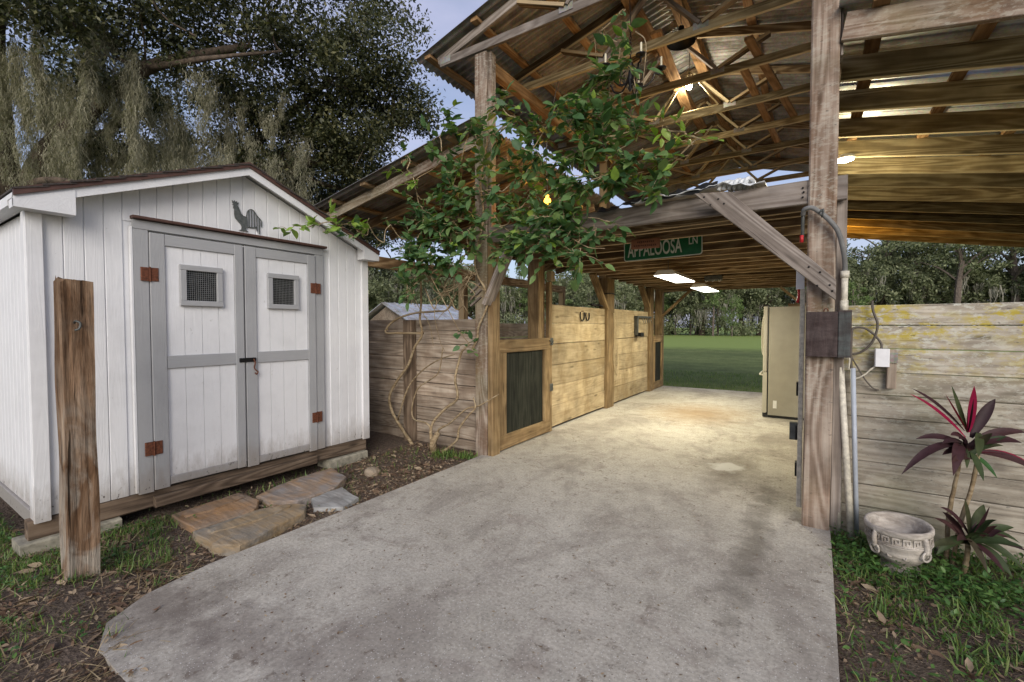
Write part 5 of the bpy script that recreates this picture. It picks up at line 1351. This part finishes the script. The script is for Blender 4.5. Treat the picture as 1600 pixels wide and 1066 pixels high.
for (x, y, z, L, sp) in [(-11.4,2.2,6.35,1.6,.05),(-10.6,2.75,6.6,1.8,.09),(-10.1,5.0,6.35,.9,.07),(-9.6,5.6,6.5,.7,.06),(-12.2,2.1,6.6,1.7,.1),(-10.4,3.3,6.2,1.9,.1)]:
    v, q = moss_column((x,y,z), L, sp, int(900*L), rs, .005)
    tag(npmesh('moss', v, q, 'moss', oak), kind='stuff')

# ================================================================ FAR TREES
def proto(kind, rs):
    parts = []
    if kind == 'oak':
        h = 12.5; P = [tube_geo([(0,0,-.3),(.2,.1,2.5),(.1,.3,4.5)], .55, .35, 7, 3)]
        ends = []
        for k in range(7):
            a = k*.9+rs.random(); e = Vector((math.cos(a)*4.2, math.sin(a)*4.2, 6.5+3.5*rs.random())); ends.append(e)
            P.append(tube_geo([(.1,.3,4.0), Vector((.1,.3,4.2)).lerp(e,.5)+Vector((0,0,-.4)), e], .22, .06, 5, 3))
        parts.append(('trunk', *merge(P), 'bark'))
        n = 125; d = rs.normal(size=(n,3)); d /= np.linalg.norm(d,axis=1,keepdims=True); d *= (rs.random(n)**.4)[:,None]
        c = d*np.array([6.2,6.2,4.4])+np.array([0,0,7.8]); c = c[c[:,2] > 3.0]
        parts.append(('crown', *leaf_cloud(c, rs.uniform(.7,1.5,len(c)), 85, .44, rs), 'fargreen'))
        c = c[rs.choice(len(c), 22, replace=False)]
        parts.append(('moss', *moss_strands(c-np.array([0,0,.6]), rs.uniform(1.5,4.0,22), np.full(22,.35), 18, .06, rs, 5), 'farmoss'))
    elif kind == 'tall':
        P = [tube_geo([(0,0,-.3),(.2,.1,6),(.1,.4,10)], .42, .25, 7, 3)]
        for k in range(9):
            a = k*.8+rs.random(); z = 7+6*rs.random(); e = Vector((math.cos(a)*3.6, math.sin(a)*3.6, z+1.6))
            P.append(tube_geo([(.1,.3,z-1.5), Vector((.1,.3,z-.5)).lerp(e,.5), e], .14, .04, 5, 3))
        parts.append(('trunk', *merge(P), 'pinebark'))
        n = 46; d = rs.normal(size=(n,3)); d /= np.linalg.norm(d,axis=1,keepdims=True); d *= (rs.random(n)**.35)[:,None]
        c = d*np.array([4.6,4.6,4.6])+np.array([0,0,12.0])
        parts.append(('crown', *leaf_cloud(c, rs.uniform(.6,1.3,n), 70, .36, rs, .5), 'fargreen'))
    elif kind == 'pine':
        parts.append(('trunk', *tube_geo([(0,0,-.3),(.08,.05,6),(.0,.1,12),(.05,0,16.5)], .19, .07, 6, 3), 'pinebark'))
        n = 34; z = rs.uniform(5.5,16.5,n); rad = (17.5-z)*.19+.35; a = rs.random(n)*6.28; f = rs.random(n)**.6
        c = np.stack([np.cos(a)*rad*f, np.sin(a)*rad*f, z], 1)
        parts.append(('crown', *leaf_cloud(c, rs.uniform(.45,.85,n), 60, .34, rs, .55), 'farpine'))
    elif kind == 'young':
        parts.append(('trunk', *tube_geo([(0,0,-.3),(.05,.03,3),(.0,.1,7)], .12, .04, 6, 3), 'pinebark'))
        n = 40; z = rs.uniform(2.2,7.8,n); rad = 1.9*np.sin(np.clip((z-1.6)/6.6,0,1)*3.0)+.3; a = rs.random(n)*6.28; f = rs.random(n)**.5
        c = np.stack([np.cos(a)*rad*f, np.sin(a)*rad*f, z], 1)
        parts.append(('crown', *leaf_cloud(c, rs.uniform(.4,.7,n), 60, .26, rs), 'farpine'))
    return parts
LIB = {}
for kind, nv in (('oak',3),('tall',2),('pine',3),('young',1)):
    for i in range(nv):
        LIB[kind, i] = []
        for nm, v, q, mt in proto(kind, rs):
            me = bpy.data.meshes.new(nm); me.from_pydata(np.asarray(v).tolist() if not isinstance(v, list) else [tuple(a) for a in v], [], np.asarray(q).tolist() if not isinstance(q, list) else q)
            me.materials.append(M[mt]); me.update(); LIB[kind, i].append((nm, me))
KN = {'oak': ('far_oak', 'mossy spreading oak in the far tree line beyond the lawn'), 'tall': ('far_tree', 'tall open crowned tree rising above the far tree line'),
      'pine': ('far_pine', 'slim straight pine trunk with green crown in the far tree line'), 'young': ('young_pine', 'bright green young pine standing in front of the far trees')}
NV = {'oak': 3, 'tall': 2, 'pine': 3, 'young': 1}
def tree(kind, az, r, s, label=None, group=True):
    a = R(az); p = Vector((math.sin(a)*r, math.cos(a)*r, -.075))
    nm, lab = KN[kind]
    i = int(rs.integers(NV[kind])); Mx = Matrix.Translation(p) @ Matrix.Rotation(rs.random()*6.28, 4, 'Z') @ Matrix.Diagonal((s*rs.uniform(.9,1.15), s*rs.uniform(.9,1.15), s, 1))
    t = link(bpy.data.objects.new(nm, None), None, Mx)
    zone = 'beyond the left stalls' if az < -36 else ('seen through the open end of the aisle' if az < -3 else 'above the lichened plank wall')
    lab = lab.replace('in the far tree line beyond the lawn', zone).replace('rising above the far tree line', zone).replace('in the far tree line', zone)
    tag(t, label or lab, 'tree', ('trees '+zone+': '+kind) if group else None)
    for pn, me in LIB[kind, i]: link(bpy.data.objects.new(pn, me), t, Mx)
    return t
az = -58.
while az < 27:
    if az < -18: tree('oak', az+rs.uniform(-1,1), rs.uniform(74,90), rs.uniform(.8,1.05))
    else: tree('oak', az+rs.uniform(-1,1), rs.uniform(84,98), rs.uniform(.85,1.08))
    az += 3.0
for az in np.arange(-34, -8, 1.15): tree('pine', az+rs.uniform(-.5,.5), rs.uniform(76,92), rs.uniform(.75,1.0))
for az, r, s in ((6.0,90,1.12),(8.4,92,1.16),(14.5,92,1.15),(18,93,1.1),(11,88,1.05),(-2.6,98,1.0),(-1.0,104,.92),(4.5,96,1.1),(7.2,98,1.02),(9.6,96,1.12),(12.5,97,1.1),(16,98,1.0),(20,97,1.05),(-11,97,.95),(-22,96,.9)): tree('tall', az, r, s)
tree('young', 1.3, 78, 1.12, 'taller bright green young pine just right of the front post', False); tree('young', 3.4, 80, 1.0, 'shorter bright green young pine right of the taller young one', False); tree('young', -7.5, 78, .8, 'small young pine seen between the aisle end and the refrigerator', False)
for az, r, s in ((-52,46,.62),(-47,42,.58),(-43,48,.66),(-39,55,.66),(-57,40,.62),(-63,36,.62),(-70,34,.7),(-78,32,.7),(-86,30,.7)):
    a = R(az); tree('oak', az, r, s, 'nearer mossy oak beyond the left stall fence' if az > -60 else 'dark oak standing behind the big live oak', False)['group'] = 'nearer oaks left of the lawn' if az > -60 else 'oaks behind the big live oak'
# undergrowth along the wood's edge: one mass
n = 560; az = np.radians(rs.uniform(-62, 28, n)); r = np.where(az < -.3, rs.uniform(70, 88, n), rs.uniform(80, 95, n)); 
c = np.stack([np.sin(az)*r, np.cos(az)*r, rs.uniform(.2, 3.4, n)], 1)
v, q = leaf_cloud(c, rs.uniform(1.0, 2.2, n), 80, .42, rs, .8)
tag(npmesh('undergrowth', v, q, 'fargreen'), 'dense undergrowth along the edge of the far wood', 'undergrowth', None, 'stuff')

# small metal roofed outbuilding behind the left stalls
ob = thing('outbuilding', 'small outbuilding with pale metal roof beyond the reddish plank fence', 'building', (-10.3, 10.2, -.07))
Mo = Matrix.Translation((-10.3, 10.2, -.07)) @ Matrix.Rotation(R(82), 4, 'Z')
V, F = prism([(-1.1,0),(1.1,0),(1.1,1.62),(0,2.12),(-1.1,1.62)], 0, -1.0, 1.2); fixn(mesh('wall', V, F, 'fence', ob, Mo))
for sg in (-1, 1):
    V, F = prism([(0,2.17),(sg*1.35,1.60),(sg*1.35,1.63),(0,2.20)], 0, -1.2, 1.4)
    rf = fixn(mesh('roof', V, F, 'galv2', ob, Mo))
    for k in range(8):
        x = -1.1+.33*k
        V, F = prism([(0,2.20),(sg*1.35,1.63),(sg*1.35,1.65),(0,2.22)], 0, x, x+.03); fixn(mesh('roof_rib', V, F, 'galv2', rf, Mo))

# ================================================================ GROUND COVER
def scatter(n, x0, x1, y0, y1, dens):
    out = []
    while len(out) < n:
        x, y = random.uniform(x0,x1), random.uniform(y0,y1)
        if random.random() < dens(x, y): out.append((x, y, ground_z(x, y)))
    return np.array(out)
def nz(x, y, s, o=0): return .5+.5*mnoise.noise((x*s, y*s, 5+o))
def sstep(a, b, x): t = max(0, min(1, (x-a)/(b-a))); return t*t*(3-2*t)
BL = (np.array([(0,-.06,0),(.5,-.045,.0),(1,0,-.10),(.5,.045,.0),(0,.06,0)], float), None)
BLV = np.array([(0,-.05,0),(0,.05,0),(.55,-.035,-.04),(.55,.035,-.04),(1,-.004,-.16),(1,.004,-.16)]); BLQ = np.array([(0,2,3,1),(2,4,5,3)])
def blades(P, lo, hi, lean=.55):
    n = len(P); a = rng.random(n)*6.283
    d = np.stack([np.cos(a)*lean*rng.random(n)*1.6, np.sin(a)*lean*rng.random(n)*1.6, np.ones(n)], 1)
    nn = np.stack([-np.sin(a), np.cos(a), np.zeros(n)], 1) + rng.normal(size=(n,3))*.3
    nn = np.cross(d, nn)
    return bakeinst(BLV, BLQ, rotmats(d, nn, lo+(hi-lo)*rng.random(n)**1.5, P))
def dl_(x, y):
    if x > -3.05 and y > .8: return 0
    if SX-.02 < x < SX+.06 and y > .7: return 0
    g = sstep(.45, .62, nz(x, y, 1.9)*.55 + nz(x, y, 7, 3)*.45 + (.12 if x < -3.3 else -.05) + (.16 if (x < -4.1 and y < .8) else 0))
    if x > -3.0: g *= sstep(-2.4, -3.0, x)*.4
    if y > 1.5: g *= .10
    if y > 1.2 and x > -3.5: g *= .3
    if x < SX and y > .72: g = .0
    return g*.9+.01
P = scatter(22000, -6.5, -2.4, -.6, 3.9, dl_)
v, q = blades(P, .025, .07); tag(npmesh('grass', v, q, 'grassb'), 'tufts of short green grass around the old post and shed', 'grass', None, 'stuff')
def dr(x, y):
    if y > 3.98 or x < .13: return 0
    g = sstep(.44, .62, nz(x, y, 1.6, 9)*.5 + nz(x, y, 6, 4)*.5 + .10*sstep(2.6, 3.5, y) + .06*sstep(.6,1.4,x))
    if x < .55 and y < 2.9: g *= .25
    return g
P = scatter(20000, .14, 3.2, 1.2, 3.98, dr)
v, q = blades(P, .03, .095, .8); tag(npmesh('grass', v, q, 'grassb'), 'straggling green grass on the bare soil right of the drive', 'grass', None, 'stuff')
# far edge of slab
P = scatter(9000, -6, 1.5, 11.15, 16, lambda x, y: .3+.7*nz(x, y, 1.2)); P[:, 2] = -.075
v, q = blades(P, .04, .10); tag(npmesh('grass', v, q, 'grassb'), 'mown grass beyond the far edge of the concrete', 'grass', None, 'stuff')
# broad leaved weeds round the urn and along the wall
def dw(x, y):
    a = math.exp(-((x-.30)/.16)**2-((y-3.62)/.25)**2)*1.3 + math.exp(-((x-.75)/.22)**2-((y-3.50)/.25)**2) + .6*math.exp(-((y-3.9)/.10)**2)*sstep(.44,.6,nz(x,y,5)) + .12*sstep(.5,.7,nz(x,y,4,8))
    if (x-UX)**2+(y-UY)**2 < .014: return 0
    return a*sstep(.35,.55,nz(x,y,9,2)+.1) if .14 < x and y < 4.0 else 0
P = scatter(2600, .14, 2.4, 2.0, 4.0, dw)
P[:, 2] += rng.random(len(P))**1.4*.10
n = len(P); d = rng.normal(size=(n,3)); d[:,2] = np.abs(d[:,2])*.35; nn = rng.normal(size=(n,3))*.35; nn[:,2] += 1
pv, pq = leaf_proto(.5,4,.1,-.15)
v, q = bakeinst(pv, pq, rotmats(d, nn, rng.uniform(.018,.045,n), P)); tag(npmesh('weeds', v, q, 'weed'), 'low broad leaved weeds around the stone urn', 'weeds', None, 'stuff')
P = scatter(5200, -6.5, -2.4, -.6, 2.4, lambda x, y: dl_(x, y)*sstep(.42,.6,nz(x,y,4,12))); P[:, 2] += rng.random(len(P))**1.5*.05
n = len(P); d = rng.normal(size=(n,3)); d[:,2] = np.abs(d[:,2])*.35; nn = rng.normal(size=(n,3))*.35; nn[:,2] += 1
v, q = bakeinst(pv, pq, rotmats(d, nn, rng.uniform(.012,.034,n), P)); tag(npmesh('weeds', v, q, 'weed'), 'low broad leaved weeds matted among the grass left of the drive', 'weeds', None, 'stuff')
P = scatter(4200, .14, 3.2, 1.2, 3.98, lambda x, y: dr(x, y)*sstep(.40,.6,nz(x,y,4,15))); P[:, 2] += rng.random(len(P))**1.5*.05
n = len(P); d = rng.normal(size=(n,3)); d[:,2] = np.abs(d[:,2])*.35; nn = rng.normal(size=(n,3))*.35; nn[:,2] += 1
v, q = bakeinst(pv, pq, rotmats(d, nn, rng.uniform(.012,.036,n), P)); tag(npmesh('weeds', v, q, 'weed'), 'low broad leaved weeds among the grass right of the drive', 'weeds', None, 'stuff')
def dv(x, y): return (math.exp(-((x+3.45)/.12)**2-((y-3.85)/.1)**2) + .9*math.exp(-((x+3.15)/.1)**2-((y-3.9)/.06)**2) + .5*math.exp(-((x+3.9)/.1)**2-((y-2.4)/.4)**2)*(x<-3.93))
P = scatter(420, -4.2, -3.05, 1.6, 4.0, dv); v, q = blades(P, .05, .12, .9)
tag(npmesh('grass', v, q, 'grassb'), 'small grass tufts at the foot of the vine', 'grass', None, 'stuff')
# dead leaves, bark chips, straw
def dd(x, y):
    if -2.95 < x < .12 and y > .9: return .0
    if x < SX and y > .72 : return 0
    b = .35 + .65*sstep(.4,.6,nz(x,y,2.3,6))
    if x < -2.2: b *= 1.2 if y < 1.2 or y > 2.6 else .6
    return min(1, b)
P = np.concatenate([scatter(15000, -5.5, -2.3, -.2, 4.1, dd), scatter(11000, .13, 3.0, 1.2, 4.0, dd)]); P[:, 2] += .006
n = len(P); d = rng.normal(size=(n,3)); d[:,2] *= .18; nn = rng.normal(size=(n,3))*.35; nn[:,2] += 1
pv, pq = leaf_proto(.42,4,.2,.12)
v, q = bakeinst(pv, pq, rotmats(d, nn, (.008+.036*rng.random(n)**1.7)*np.where(rng.random(n) < .05, 2.3, 1), P)); tag(npmesh('leaf_litter', v, q, 'litter'), 'brown dead leaves and bark chips scattered over the bare soil', 'leaf litter', None, 'stuff')
P = np.concatenate([scatter(1500, -5.2, -2.3, -.2, 2.0, dd), scatter(500, .13, 3.0, 1.2, 3.9, dd)]); P[:, 2] += .012
n = len(P); d = rng.normal(size=(n,3)); d[:,2] *= .08; nn = rng.normal(size=(n,3))*.2; nn[:,2] += 1
v, q = bakeinst(np.array([(0,-.012,0),(0,.012,0),(.5,-.012,.03),(.5,.012,.03),(1,-.006,0),(1,.006,0)]), BLQ, rotmats(d, nn, rng.uniform(.05,.17,n), P)); tag(npmesh('straw', v, q, 'straw'), 'dry straw and pine needles strewn on the ground', 'straw', None, 'stuff')
# crumbs and bits of leaf on the slab
n = 1500; P = np.stack([rng.uniform(-2.95,.1,n), 1.0+6.5*rng.random(n)**1.5, np.full(n,.003)], 1)
d = rng.normal(size=(n,3)); d[:,2] = 0; nn = rng.normal(size=(n,3))*.15; nn[:,2] += 1
v, q = bakeinst(pv, pq, rotmats(d, nn, rng.uniform(.006,.020,n), P)); tag(npmesh('leaf_litter', v, q, 'litter'), 'small dark leaf fragments scattered over the concrete drive', 'leaf litter', None, 'stuff')
